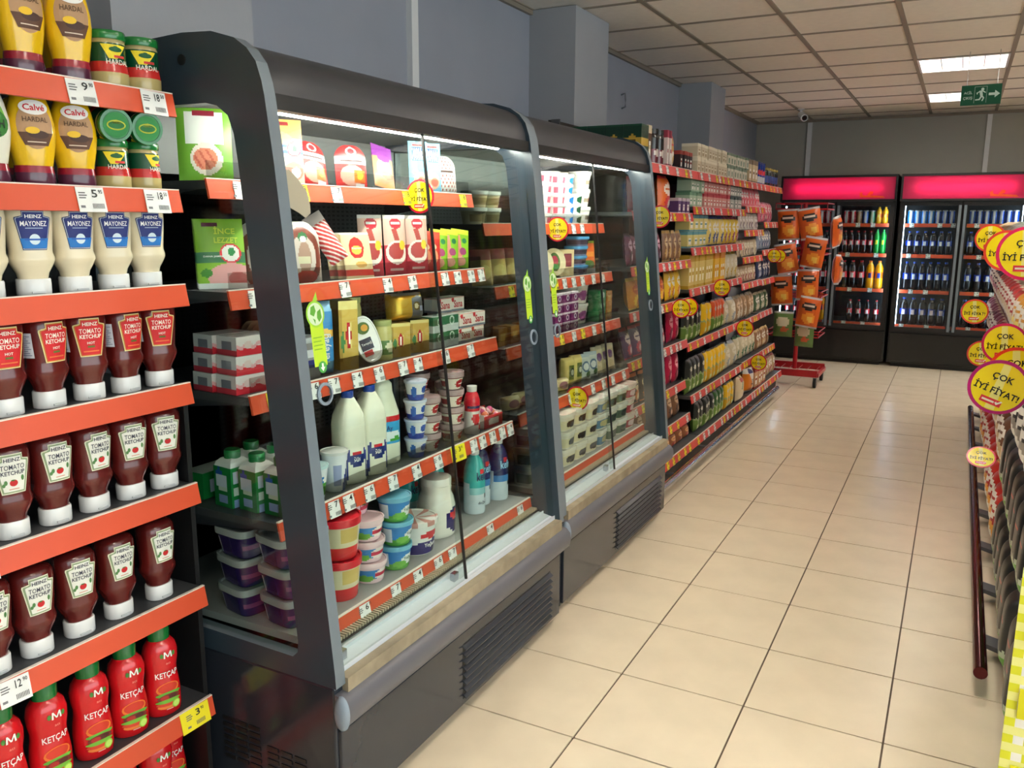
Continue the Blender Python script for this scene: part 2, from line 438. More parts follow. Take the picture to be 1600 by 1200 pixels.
    b = obj('body', MB().tube([(0, .05, 0), (0, -.085, 0)], .036, 16, (228, 228, 228)).mesh('body', GLOSS, 40), r, (0.02, -.02, -.075)); b.rotation_euler = (math.radians(20), 0, math.radians(25))
    obj('lens', MB().tube([(0, -.08, 0), (0, -.089, 0)], .026, 14, (12, 12, 14)).mesh('lens', GLOSS, 40), b)
    # exit sign
    r = empty('exit_sign', (.89, 5.1, 2.27), 'green hanging emergency exit sign with running man and arrow', 'sign', rz=math.radians(-4))
    obj('board', MB().box(-.12, -.006, 0, .12, .006, .13, (4, 88, 58)).mesh('board', CARD), r)
    d = Decal(); W = (214, 232, 220)
    d.text('ACİL', -.078, .083, .05, W, 2).text('ÇIKIŞ', -.078, .045, .056, W, 2)
    d.rect(-.04, .012, -.0385, .118, W, 1, 1, 1).rect(-.04, .1165, .034, .118, W, 1, 1, 1).rect(.0325, .012, .034, .118, W, 1, 1, 1)
    d.ell(.008, .1, .0095, .0095, W, 2, 12)
    for pl in ([(-.012, .09), (.006, .093), (.012, .06), (-.002, .05)], [(.004, .088), (.026, .074), (.028, .08), (.008, .094)], [(-.01, .088), (-.028, .078), (-.024, .066), (-.019, .07), (-.02, .076), (-.008, .082)],
               [(.01, .06), (.022, .044), (.012, .022), (.006, .025), (.013, .043), (0, .055)], [(-.002, .055), (-.01, .038), (-.032, .036), (-.032, .029), (-.005, .03), (.008, .052)]): d.poly(pl, W, 2)
    d.poly([(.046, .058), (.082, .058), (.082, .042), (.112, .066), (.082, .09), (.082, .074), (.046, .074)], W, 2)
    obj('pictogram', d.to(MB(), flat_surf(-.0066)).mesh('pictogram', CARD), r)
    obj('hanger', MB().tube([(-.09, 0, .128), (-.09, 0, .35)], .0025, 6).tube([(.09, 0, .128), (.09, 0, .35)], .0025, 6).mesh('hanger', CHROME), r)
    # fire notice on the column
    r = obj('fire_notice', MB().box(0, -.06, 0, .005, .06, .16, (150, 24, 30)).box(.005, -.03, .03, .006, -.018, .12, (230, 200, 200)).box(.005, -.008, .03, .006, .004, .12, (230, 200, 200)).box(.005, .014, .03, .006, .03, .1, (230, 200, 200)).mesh('fire_notice', CARD), None, (-1.36, 6.45, 2.1))
    tag(r, 'small red notice plate fixed to the wall past the second column', 'sign')
    r = obj('wall_hook', MB().tube([(WX, 4.22, 2.36), (WX+.03, 4.22, 2.37), (WX+.034, 4.22, 2.33), (WX+.03, 4.23, 2.28), (WX, 4.235, 2.27)], .006, 6, (120, 122, 128)).mesh('wall_hook', CARD))
    tag(r, 'thin grey cable loop sticking out of the wall between the columns', 'cable')
build_room()

# ================================================================== price tags, promo discs
def tag_mesh(yellow, big, small, w=.062, h=.05):
    """stands in the y-z plane facing +x"""
    d = Decal(); b = (238, 222, 30) if yellow else (236, 236, 234); k = (40, 40, 42)
    d.text(big, .008, .012, .013, k, 2, .016); d.text(small, .022, .016, .009, k, 2, .008)
    for q in range(9): d.rect(.0+q*.003, -.018, .0016+q*.003, -.008, (90, 90, 92), 1, 1, 1)
    for q in range(3): d.rect(-.027, .012-q*.005, -.012+.003*(q % 2), .0145-q*.005, (110, 110, 112), 1, 1, 1)
    d.rect(-.027, -.017, -.017, -.012, (120, 120, 124), 1, 1, 1)
    mb = MB().box(-w/2, -.0006, -h/2, w/2, .0006, h/2, b)
    d.to(mb, flat_surf(-.0007))
    mb.v = [(-y, x, z) for x, y, z in mb.v]
    return mb.mesh('price_tag', CARD)
TAGS_W = [tag_mesh(False, '9', '90'), tag_mesh(False, '18', '50'), tag_mesh(False, '5', '95'), tag_mesh(False, '12', '90')]
TAG_Y = tag_mesh(True, '3', '90', .085, .052); TAG_Y2 = tag_mesh(True, '5', '45', .06, .048)
FT_W = [tag_mesh(False, a, b, .043, .043) for a, b in (('6', '75'), ('7', '50'), ('4', '25'))]
FT_Y = tag_mesh(True, '8', '95', .043, .043)

def disc_meshes(D, rim):
    r = D/2; n = 36
    ring = MB().lathe([(0, -.0015), (r, -.0015), (r, .0015), (0, .0015)], n, col=rim)
    ring.v = [(x, z, -y) for x, y, z in ring.v]                        # axis to y
    d = Decal(); Y = (246, 224, 26); K = (34, 30, 24)
    d.ell(0, 0, r*.88, r*.88, Y, 1, 36)
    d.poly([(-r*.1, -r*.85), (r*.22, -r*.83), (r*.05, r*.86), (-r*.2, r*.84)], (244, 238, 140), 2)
    d.text('ÇOK', 0, r*.34, r*.72, K, 3, bold=.02).text('İYİ FİYAT!', 0, -r*.12, r*1.52, K, 3, bold=.02)
    d.rect(-r*.38, -r*.68, r*.34, -r*.45, (226, 60, 70), 3, 1, 1)
    d.rect(-r*.32, -r*.6, r*.1, -r*.53, (250, 236, 220), 4, 1, 1)
    d.poly([(r*.12, -r*.56), (r*.2, -r*.63), (r*.36, -r*.46), (r*.3, -r*.44), (r*.2, -r*.54), (r*.16, -r*.51)], (250, 246, 230), 4)
    back = Decal(); back.ell(0, 0, r*.88, r*.88, Y, 1, 36)
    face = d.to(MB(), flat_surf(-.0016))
    bm_ = back.to(MB(), lambda u, v, o: (-u, .0016+o, v)); n0 = len(face.v); face.v += bm_.v
    for f, c in zip(bm_.f, bm_.c): face.face([i+n0 for i in f], c)
    return ring.mesh('rim', GLOSS, 40), face.mesh('printed_face', GLOSS)
_dm = {}
def promo(loc, D, label, group, rim=(214, 28, 60), clip=None, tilt=0.0, rz=0.0, lean=0.0):
    k = (D, rim)
    if k not in _dm: _dm[k] = disc_meshes(D, rim)
    r = empty('price_disc', loc, label, 'sign', group); r.rotation_euler = (lean, tilt, rz)
    obj('rim', _dm[k][0], r); obj('printed_face', _dm[k][1], r)
    if clip: obj('clip_arm', MB().box(min(0, clip), .0018, -.006, max(0, clip), .003, .006, (225, 225, 225)).mesh('clip_arm', CLEAR), r)
    return r

# ================================================================== shelves with a slanted price lip
def shelf(root, xb, xf, y0, y1, z, lipm, tags=(), th=.022, lip_h=.045, mat=SHELFM, d=1):
    """shelf board from xb to xf (d=+1 faces +x, -1 faces -x); tags: list of (y, mesh)"""
    s = wpart('shelf', MB().box(min(xb, xf), y0, z-th, max(xb, xf), y1, z), mat, root)
    off = lip_h*.21
    lp = MB().extrude([(xf-.002*d, z+.003), (xf+.004*d, z+.003), (xf+(.004+off)*d, z-lip_h), (xf+(off-.002)*d, z-lip_h-.001)], 'y', y0, y1)
    obj('price_lip', lp.mesh('price_lip', lipm), s)
    obj('lip_edge', MB().box(min(xf-.003*d, xf+.0045*d), y0, z+.003, max(xf-.003*d, xf+.0045*d), y1, z+.0055).mesh('lip_edge', LIPEDGE), s)
    for y, me in tags:
        t = obj('price_tag', me, s, (xf+(.004+off*.5+.0022)*d, y, z-lip_h*.5)); t.rotation_euler = (jit(.04), -.21*d, 0 if d > 0 else PI)
    return s

# ================================================================== SAUCE SHELF (near left)
GX = -.70; GZ = [1.743, 1.537, 1.327, 1.099, .855, .592, .298, .05]
sg = empty('sauce_shelf_unit', (-.95, -.78, 0), 'dark grey sauce shelving with plain orange price lips beside the glass cabinet', 'shelving')
wbox('back_panel', sg, BLACK, -1.18, -1.30, 0, -1.15, -.285, 2.05)
wbox('side_panel', sg, BLACK, -1.15, -.285, 0, -.725, -.272, 1.085)
wbox('side_panel', sg, BLACK, -1.15, -1.30, 0, -.725, -1.287, 1.085)
GT = {0: [(-.505, TAGS_W[0]), (-.335, TAGS_W[1])], 1: [(-.505, TAGS_W[2]), (-.345, TAGS_W[1])], 5: [(-.765, TAGS_W[3])], 6: [(-.345, TAG_Y)], 4: [(-.80, TAGS_W[0])]}
for k, z in enumerate(GZ): shelf(sg, -1.15, GX, -1.287, -.285 if k > 2 else -.28, z, ORANGE, GT.get(k, ()))
wbox('plinth', sg, BLACK, -1.15, -1.287, 0, -.74, -.285, .038)

# ---- squeeze bottle standing on its cap (ketchup, mayonnaise)
SQ = [(0, .033), (.029, .033), (.032, .046), (.040, .060), (.0455, .072), (.0455, .078), (.0425, .088), (.0425, .096), (.0455, .13), (.0475, .160), (.0465, .176), (.040, .187), (.026, .192), (0, .193)]
CAPP = [(0, 0), (.0335, 0), (.0345, .002), (.0345, .032), (.033, .0345), (0, .0345)]
SX, SY = .9, .74
def keystone(k):
    def w(t):
        if t > .86: return (-.62*k*(1-.0*t), .62*k)
        if t > .80: return (-.98*k, .98*k)
        a = (.66+.34*t/.80)*k
        return (-a, a)
    return w
def heinz(kind):
    body = {'hot': (94, 22, 20), 'plain': (92, 24, 22), 'mayo': (226, 214, 184)}[kind]
    b = MB().lathe(SQ, 44, SX, SY, 2.5, col=body).mesh('bottle', GLOSS, 50)
    c = MB().lathe(CAPP, 28, SX, SY*1.02, 2.4, col=(233, 233, 232)).box(-.012, -.0285, .005, .012, -.0262, .009, (205, 205, 206)).mesh('cap', GLOSS, 40)
    d = Decal(); z0, z1 = .094, .174; zc = (z0+z1)/2
    def key(k, a, bq, col, L): d.grid(keystone(k), a, bq, col, L, 12, 24)
    if kind == 'hot':
        key(.0315, z0, z1, (228, 214, 150), 1); key(.0292, z0+.002, z1-.002, (196, 120, 40), 2); key(.0270, z0+.004, z1-.004, (206, 26, 34), 3)
        ink = (246, 240, 226)
    elif kind == 'plain':
        key(.0315, z0, z1, (232, 230, 204), 1); key(.0294, z0+.002, z1-.002, (142, 160, 122), 2); key(.0258, z0+.005, z1-.005, (236, 236, 226), 3)
        ink = (36, 38, 62)
    else:
        key(.0315, z0, z1, (28, 40, 92), 1); key(.0298, z0+.0015, z1-.0015, (190, 200, 215), 2); key(.0284, z0+.003, z1-.003, (28, 44, 116), 3)
        ink = (244, 244, 246)
    d.text('HEINZ', 0, z1-.0115, .029, ink, 5, bold=.02)
    if kind == 'mayo':
        d.text('MAYONEZ', 0, z1-.026, .045, ink, 5, .0105, bold=.008)
        d.grid(lambda t: (-.02-.004*t, .02+.004*t), z0+.004, z0+.024, (28, 116, 196), 4, 8, 3)
        d.ell(0, z0+.022, .0095, .011, (214, 230, 240), 5, 16); d.rect(-.017, z0+.02, .017, z0+.0235, (24, 90, 180), 6, 6, 1)
        d.rect(-.015, z1-.036, .015, z1-.0345, (180, 196, 220), 5, 6, 1)
    else:
        d.text('TOMATO', 0, z1-.026, .042, ink, 5, .010, bold=.006).text('KETCHUP', 0, z1-.0375, .041, ink, 5, .0085, bold=.02)
        if kind == 'hot':
            d.text('HOT', 0, z1-.051, .015, ink, 5, bold=.02); d.rect(-.007, z1-.061, .007, z1-.057, (96, 110, 40), 5, 2, 1)
            d.rect(-.015, z1-.070, .015, z1-.0675, (226, 120, 60), 5, 4, 1)
        else:
            d.ell(0, z0+.022, .0072, .0068, (196, 30, 34), 5, 16); d.ell(-.001, z0+.0275, .004, .0015, (70, 120, 50), 6, 8)
            d.ell(-.0135, z0+.024, .003, .005, (84, 132, 74), 5, 8); d.ell(-.017, z0+.019, .0028, .004, (84, 132, 74), 5, 8)
            d.ell(.016, z0+.03, .0028, .006, (84, 132, 74), 5, 8); d.rect(-.009, z0+.009, .009, z0+.0105, (208, 130, 110), 5, 3, 1)
    lab = d.to(MB(), lathe_surf(SQ, SX, SY, pw=2.5), .0004).mesh('front_label', CARD)
    kids = []
    if kind == 'hot':
        e = Decal().rect(-.017, .105, .017, .155, (206, 208, 218), 1, 6, 4)
        for q in range(10): e.rect(-.014, .110+q*.0042, .013-.004*(q % 3), .1115+q*.0042, (120, 124, 150), 2, 4, 1)
        kids = [('back_label', e.to(MB(), lathe_surf(SQ, SX*1.06, SY*1.06, -1.45), .0004).mesh('back_label', CARD))]
    return Proto('ketchup_bottle' if kind != 'mayo' else 'mayonnaise_bottle', [('bottle', b, [('front_label', lab)] + kids), ('cap', c, [])], 'bottle')
KH, KP, KM = heinz('hot'), heinz('plain'), heinz('mayo')
BX = -.752
for y in (-.335, -.425, -.515, -.605, -.695): KM.put((BX+jit(.004), y, GZ[2]+.001), 'cream mayonnaise squeeze bottle with blue keystone label and white cap', 'mayonnaise bottles on the third sauce shelf', PI/2+math.radians(-14+jit(8)), scale=(1, 1, .94))
for y, r in ((-.324, -18), (-.414, 4), (-.504, -16), (-.594, 4), (-.684, -6)): KH.put((BX, y, GZ[3]+.001), 'dark ketchup squeeze bottle with red hot-sauce keystone label', 'hot ketchup bottles', PI/2+math.radians(r))
for y, r in ((-.332, -16), (-.424, -10), (-.516, 2), (-.607, -4), (-.698, -12)): KP.put((BX, y, GZ[4]+.001), 'dark ketchup squeeze bottle, white and green label, on the board below the hot ketchup', 'plain ketchup bottles below the hot ones', PI/2+math.radians(r))
for y, r in ((-.371, -2), (-.481, -4), (-.579, -8), (-.675, -5), (-.765, -4)): KP.put((BX, y, GZ[5]+.001), 'dark ketchup squeeze bottle, white and green label, on the board above the red bottles', 'plain ketchup bottles above the red ones', PI/2+math.radians(r))

# ---- mustard and ranch squeeze bottles (wide dark cap below)
MQ = [(0, .040), (.036, .040), (.038, .05), (.044, .08), (.047, .105), (.046, .13), (.040, .160), (.033, .183), (.022, .192), (0, .194)]
MC = [(0, 0), (.038, 0), (.040, .003), (.0385, .028), (.037, .042), (0, .042)]
def calve(ranch):
    body = (228, 226, 212) if ranch else (232, 186, 22)
    b = MB().lathe(MQ, 44, .93, .70, 2.2, col=body).mesh('bottle', GLOSS, 50)
    c = MB().lathe(MC, 28, .93, .72, 2.2, art=art((92, 40, 62), ('r', -1, .6, 1, 1, (150, 22, 44)))).mesh('cap', GLOSS, 40)
    d = Decal()
    if ranch:
        d.ell(0, .128, .030, .040, (120, 180, 70), 1, 24); d.ell(.008, .118, .026, .028, (48, 120, 40), 2, 20); d.ell(-.012, .1, .014, .012, (70, 140, 50), 3)
        d.text('RANCH', 0, .118, .052, (22, 40, 20), 5, .017, bold=.025); d.text('SOS', .004, .098, .03, (30, 60, 30), 5, .009, bold=.02)
        d.ell(-.016, .088, .008, .006, (220, 130, 130), 4, 12)
    else:
        d.ell(0, .122, .031, .047, (178, 140, 104), 1, 28); d.grid(lambda t: (-.02-.010*t, .02+.010*t), .082, .108, (92, 58, 40), 2, 10, 4)
        d.ell(.004, .104, .018, .008, (70, 44, 36), 3, 16); d.ell(-.006, .112, .012, .007, (232, 188, 40), 4, 14)
        d.text('HARDAL', 0, .134, .042, (84, 60, 40), 4, .010, bold=.01); d.rect(-.016, .088, .016, .090, (220, 200, 180), 4, 6, 1)
    d.ell(0, .158, .024, .015, (240, 238, 234), 5, 24); d.text('Calvé', 0, .158, .036, (206, 24, 40), 6, .013, bold=.02)
    lab = d.to(MB(), lathe_surf(MQ, .93, .70, pw=2.2), .0005).mesh('front_label', CARD)
    return Proto('ranch_bottle' if ranch else 'mustard_bottle', [('bottle', b, [('front_label', lab)]), ('cap', c, [])], 'bottle')
CM, CR = calve(False), calve(True)
gmu = 'yellow mustard squeeze bottles'
for y, x, z, r in ((-.478, BX, GZ[0], -18), (-.53, -.85, GZ[0], -22), (-.572, -.76, GZ[0], -4), (-.42, -.86, GZ[0], -8)): CM.put((x, y, z+.001), 'yellow mustard squeeze bottle on the topmost sauce shelf, '+('behind the front row' if x < -.8 else 'in the front row'), gmu+(' up top, behind' if x < -.8 else ' up top'), PI/2+math.radians(r), scale=(1, 1, 1.03))
for y, x, z, r in ((-.488, BX, GZ[1], -22), (-.578, BX, GZ[1], -16), (-.53, -.86, GZ[1], -10)): CM.put((x, y, z+.001), 'yellow mustard squeeze bottle on the shelf above the mayonnaise'+(', behind the front row' if x < -.8 else ', in the front row'), gmu+(' on the second shelf, behind' if x < -.8 else ' on the second shelf'), PI/2+math.radians(r), scale=(1, 1, .93))
CR.put((BX, -.666, GZ[0]+.001), 'white ranch sauce bottle with green label on the topmost shelf', None, PI/2+math.radians(-14), scale=(1, 1, 1.03))
CR.put((BX, -.668, GZ[1]+.001), 'white ranch sauce bottle with green label above the mayonnaise', None, PI/2+math.radians(-16), scale=(1, 1, .93))

# ---- mustard jars
JP = [(0, 0), (.036, 0), (.0385, .006), (.039, .03), (.036, .05), (.0355, .086), (.034, .094), (.032, .097)]
jb = MB().lathe(JP, 28, art=art((192, 172, 112), ('r', -.5, .42, .5, .84, (10, 74, 46)), ('r', -.5, .37, .5, .42, (196, 44, 40)), ('r', -.3, .84, .3, .95, (176, 160, 110)))).mesh('jar', GLOSS, 50)
jl = MB().lathe([(0, .094), (.0365, .094), (.0375, .097), (.0375, .107), (.036, .1105), (.030, .1105), (.029, .1095), (0, .1095)], 28, col=(22, 112, 50)).mesh('lid', GLOSS, 40)
jd = Decal(); jd.grid(lambda t: (-.014-.014*t, .002+.022*t), .056, .083, (238, 214, 40), 1, 8, 6); jd.ell(.0, .074, .013, .005, (20, 90, 44), 3, 14); jd.ell(0, .0775, .005, .003, (20, 90, 44), 3, 8)
jd.text('HARDAL', .004, .050, .046, (236, 236, 220), 3, .0095, bold=.01); jd.rect(-.004, .058, .018, .063, (200, 50, 44), 2, 3, 1)
jlab = jd.to(MB(), lathe_surf(JP), .0004).mesh('front_label', CARD)
jemb = Decal().ell(0, 0, .028, .028, (34, 130, 60), 1, 24).ell(0, 0, .021, .011, (172, 178, 40), 2, 18).ell(0, 0, .018, .008, (24, 110, 50), 3, 18).poly([(-.012, .003), (.012, .003), (0, .012)], (172, 178, 40), 3)
jemb = jemb.to(MB(), lambda u, v, o: (u, v, .1096+o)).mesh('lid_emblem', CARD)
JAR = Proto('mustard_jar', [('jar', jb, [('front_label', jlab)]), ('lid', jl, [('lid_emblem', jemb)])], 'jar')
for y, r in ((-.312, -22), (-.394, -10)): JAR.put((BX, y, GZ[0]+.001), 'glass mustard jar with green lid on the topmost sauce shelf', 'mustard jars up top', PI/2+math.radians(r), scale=1.03)
for y, r in ((-.325, 15), (-.403, -20)): JAR.put((BX, y, GZ[1]+.001), 'upright glass mustard jar with green lid above the mayonnaise', 'mustard jars on the second shelf', PI/2+math.radians(r), scale=.93)
for y in (-.322, -.399):
    o = JAR.put((-.80, y, GZ[1]+.1425), 'mustard jar lying on its side with green lid facing out', 'mustard jars lying on top of others', PI/2, scale=.93); o.rotation_euler = (PI/2+.12, 0, PI/2-.25)

# ---- red ketchup bottles with green caps
KQ = [(0, 0), (.036, 0), (.040, .004), (.0415, .02), (.0415, .06), (.039, .085), (.036, .105), (.0365, .12), (.040, .14), (.0405, .16), (.036, .178), (.027, .189), (.0235, .192)]
KC = [(.0235, .190), (.025, .191), (.026, .214), (.024, .222), (0, .223)]
kb = MB().lathe(KQ, 44, 1, .8, 2.2, col=(206, 22, 30)).mesh('bottle', GLOSS, 50)
kc = MB().lathe(KC, 22, 1, .9, col=(20, 112, 48)).mesh('cap', GLOSS, 40)
kd = Decal()
for cu, cv, ru, rv, col, L in ((.002, .07, .027, .016, (232, 120, 40), 1), (.002, .072, .023, .012, (206, 52, 30), 2), (.002, .057, .029, .006, (96, 170, 50), 3), (.002, .048, .026, .010, (120, 40, 30), 4), (-.008, .049, .010, .006, (176, 40, 36), 5), (.010, .050, .010, .006, (84, 34, 26), 5),
                              (.0, .040, .028, .005, (112, 178, 52), 6), (.0, .033, .027, .006, (210, 60, 34), 5), (.001, .027, .026, .007, (228, 124, 50), 4), (.017, .028, .0095, .0105, (150, 205, 60), 7), (.017, .028, .0070, .0078, (196, 228, 110), 8)):
    kd.ell(cu, cv, ru, rv, col, L, 16)
kd.text('KETÇAP', .002, .105, .050, (246, 236, 232), 5, .0175, bold=.012); kd.poly([(-.004, .150), (-.0005, .150), (.0005, .1655), (-.0025, .1655)], (240, 240, 232), 6).poly([(.0005, .1655), (-.0025, .1655), (.0045, .152), (.0075, .152)], (240, 240, 232), 6).poly([(.0045, .152), (.0075, .152), (.0145, .1655), (.0115, .1655)], (240, 240, 232), 6).poly([(.0125, .150), (.016, .150), (.0145, .1655), (.0115, .1655)], (240, 240, 232), 6)
kd.ell(-.008, .157, .004, .006, (70, 130, 50), 4, 8); kd.ell(.020, .157, .004, .006, (70, 130, 50), 4, 8); kd.text('acı', .006, .135, .010, (236, 120, 110), 5); kd.rect(-.006, .018, .010, .0195, (240, 210, 200), 5, 3, 1)
klab = kd.to(MB(), lathe_surf(KQ, 1, .8, pw=2.2), .0004).mesh('front_print', CARD)
KR = Proto('red_ketchup_bottle', [('bottle', kb, [('front_print', klab)]), ('cap', kc, [])], 'bottle')
for y in (-.384, -.478, -.572, -.672, -.768): KR.put((BX, y, GZ[6]+.001), 'bright red ketchup bottle with burger picture and green cap', 'red ketchup bottles on the lower sauce shelf', PI/2+math.radians(-14+jit(6)))
for y, x in ((-.345, -.80), (-.42, BX), (-.52, BX)): KR.put((x, y, GZ[7]+.001), 'bright red ketchup bottle standing on the bottom board of the sauce shelving', 'red ketchup bottles on the bottom board', PI/2+math.radians(-14+jit(6)), scale=(1, 1, .97))

# ================================================================== GLASS-FRONTED DISPLAY CABINETS
def plate_with_hole(outer, inner, y0, y1, mats):
    """x-z outline with an x-z hole, thickness y0..y1; material 0 on faces, 1 on the outer rim"""
    bm = bmesh.new()
    def loop(pts):
        vs = [bm.verts.new((p[0], y0, p[1])) for p in pts]
        return [bm.edges.new((vs[i], vs[(i+1) % len(vs)])) for i in range(len(vs))], vs
    e1, v1 = loop(outer); e2, v2 = loop(inner)
    bmesh.ops.triangle_fill(bm, use_beauty=True, edges=e1+e2)
    g = bmesh.ops.extrude_face_region(bm, geom=list(bm.faces))
    bmesh.ops.translate(bm, vec=(0, y1-y0, 0), verts=[q for q in g['geom'] if isinstance(q, bmesh.types.BMVert)])
    bmesh.ops.recalc_face_normals(bm, faces=bm.faces)
    for f in bm.faces: f.material_index = 0 if abs(f.normal.y) > .5 else 1
    me = bpy.data.meshes.new('side_panel'); bm.to_mesh(me); bm.free()
    for m in mats: me.materials.append(m)
    return me
OUT = [(-1.15, .395), (-.332, .395), (-.334, .43), (-.447, 1.589), (-.466, 1.735), (-.472, 1.765), (-.486, 1.806), (-.510, 1.835), (-.545, 1.858), (-.611, 1.877), (-.70, 1.882), (-1.15, 1.862)]
INN = [(-1.06, .455), (-.462, .447), (-.446, .462), (-.443, .49), (-.552, 1.60), (-.560, 1.66), (-.575, 1.70), (-.606, 1.722), (-.64, 1.73), (-1.06, 1.73)]
HOOD = [(-.482, 1.742), (-.488, 1.775), (-.500, 1.806), (-.522, 1.832), (-.555, 1.850), (-.615, 1.868), (-.70, 1.872), (-1.12, 1.852), (-1.12, 1.765), (-.60, 1.765), (-.575, 1.745), (-.50, 1.735)]
def gx(z): return -.352-.104*(z-.43)          # glass plane
def sticker_mesh():
    d = Decal(); G = (142, 196, 50)
    d.rect(-.022, -.075, .022, .03, (178, 212, 40), 1, 1, 1); d.ell(0, .045, .031, .031, G, 1, 24); d.ell(0, .045, .026, .026, (206, 226, 190), 2, 24)
    d.poly([(-.014, .062), (-.002, .066), (.002, .052), (-.006, .040), (-.018, .046)], (92, 160, 50), 3); d.poly([(.006, .05), (.018, .056), (.02, .036), (.01, .026), (.004, .036)], (92, 160, 50), 3); d.poly([(-.01, .036), (-.002, .032), (-.004, .022)], (92, 160, 50), 3)
    d.poly([(-.006, .074), (.01, .096), (.012, .076)], G, 2)
    for q in range(4): d.rect(-.017, -.01-q*.009, .014-.004*(q % 2), -.0075-q*.009, (120, 170, 40), 2, 1, 1)
    d.ell(.004, -.078, .014, .014, (70, 160, 70), 3, 18); d.poly([(.004, -.088), (-.004, -.078), (.001, -.078), (.001, -.069), (.007, -.069), (.007, -.078), (.012, -.078)], (240, 245, 236), 4)
    mb = d.to(MB(), flat_surf(0), .0003); mb.v = [(-y, x, z) for x, y, z in mb.v]
    return mb.mesh('energy_sticker', CARD)
STICK = sticker_mesh()
def cabinet(y0, y1, shelves, label, tagsets, seam, dx=0.0):
    r = empty('display_cabinet', (-.74+dx, (y0+y1)/2, 0), label, 'fridge', 'glass fronted chilled cabinets')
    def sh(p): return [(x+dx, z) for x, z in p]
    t = .034
    for a, b in ((y0, y0+t), (y1-t, y1)):
        s = obj('side_panel', plate_with_hole(sh(OUT), sh(INN), a, b, [FR_DARK, FR_EDGE]), r); s.location = -Vector(r.location)
        obj('side_window', MB().extrude([(x, z) for x, z in sh(INN)], 'y', (a+b)/2-.002, (a+b)/2+.002).mesh('side_window', GLASS), s)
        if a == y0: obj('screw_cap', MB().tube([(-.705+dx, a-.002, 1.825), (-.705+dx, a, 1.825)], .012, 14).mesh('screw_cap', BLACK), s)
    wbox('base_body', r, FR_BASE, -1.15+dx, y0+.004, .03, -.342+dx, y1-.004, .392, bevel=.006)
    wbox('plinth', r, BLACK, -1.12+dx, y0+.03, 0, -.40+dx, y1-.03, .03)
    p = wbox('front_panel', r, FR_BASE, -.345+dx, y0+.012, .045, -.331+dx, y1-.03, .280, bevel=.003)
    va, vb = y0+(y1-y0)*.44, y0+(y1-y0)*.91
    obj('vent_shade_plate', MB().box(-.3312+dx, va, .066, -.3304+dx, vb, .244).mesh('vent_shade_plate', BLACK), p)  # flat black plate, its colour standing in for a shaded recess
    for k in range(8):
        z = .076+k*.0225
        obj('vent_slat', MB().extrude([(-.331+dx, z+.006), (-.318+dx, z-.004), (-.318+dx, z-.0065), (-.331+dx, z+.001)], 'y', va, vb).mesh('vent_slat', FR_BASE), p)
    # side grille of the base
    for gx0, gz0 in ((-.715, .205), (-.565, .165)):
        m = MB()
        for i in range(3):
            for k in range(7): m.box(gx0+i*.045+dx, y0+.0015, gz0-k*.018, gx0+i*.045+.037+dx, y0+.005, gz0-k*.018+.010)
        wpart('side_vent', m, BLACK, r)
    # bumper with silver end cap, beige rail, white sliding track, air grille
    bp = [(-.342, .292), (-.322, .290), (-.306, .305), (-.300, .330), (-.304, .356), (-.318, .372), (-.342, .376)]
    wpart('bumper', MB().extrude(sh(bp), 'y', y0+.005, y1-.004), BUMP, r, 50)
    cap = wpart('bumper_end_cap', MB().lathe([(.045, 0), (.043, .006), (.034, .012), (.02, .016), (0, .018)], 20, c=(0, 0, 0)), CAPGREY, r, 60)
    cap.location = Vector((-.322+dx, y0+.008, .333))-Vector(r.location); cap.rotation_euler = (PI/2, 0, 0); cap.scale = (.5, 1, 1)
    wbox('trim_rail', r, WOODR, -.352+dx, y0+t, .374, -.324+dx, y1-t, .410)
    tr = wpart('door_track', MB().extrude(sh([(-.445, .434), (-.365, .418), (-.353, .424), (-.353, .40), (-.445, .40)]), 'y', y0+t, y1-t), SILL, r)
    obj('track_rib', MB().box(-.402+dx, y0+t, .424, -.399+dx, y1-t, .434).mesh('track_rib', SILL), tr)
    for yy in (y0+.07, seam-.01): obj('roller_stop', MB().box(-.39+dx, yy, .42, -.375+dx, yy+.025, .445).mesh('roller_stop', CHROME), tr)
    m = MB()
    k = 0
    while y0+.05+k*.011 < y1-.05:
        m.box(-.448+dx, y0+.05+k*.011, .438, -.420+dx, y0+.0555+k*.011, .446); k += 1
    m.box(-.450+dx, y0+.04, .4365, -.4475+dx, y1-.04, .4445)
    wbox('grille_bed', r, BLACK, -.452+dx, y0+.036, .4335, -.416+dx, y1-.036, .4365)
    g = wpart('air_grille', m, plain('grille_beige', (172, 160, 136), .5) if 'grille_beige' not in MATS else MATS['grille_beige'], r)
    # inside
    wbox('back_panel', r, PERF, -1.10+dx, y0+t, .40, -1.08+dx, y1-t, 1.77)
    wbox('upper_liner', r, INNER, -1.079+dx, y0+t, 1.60, -1.074+dx, y1-t, 1.75)
    wbox('inner_roof', r, INNER, -1.08+dx, y0+t, 1.752, -.58+dx, y1-t, 1.762)
    wpart('hood', MB().extrude(sh(HOOD), 'y', y0+t, y1-t), FR_HOOD, r, 35)
    wbox('upper_door_track', r, BLACK, -.506+dx, y0+t, 1.712, -.472+dx, y1-t, 1.745)
    lt = wpart('light_tube', MB().tube([(-.565+dx, y0+.07, 1.727), (-.565+dx, y1-.09, 1.727)], .011, 10), TUBEM, r)
    wbox('light_holder', r, WHITEP, -.60+dx, y0+.05, 1.738, -.535+dx, y1-.06, 1.752)
    ns = len(shelves)
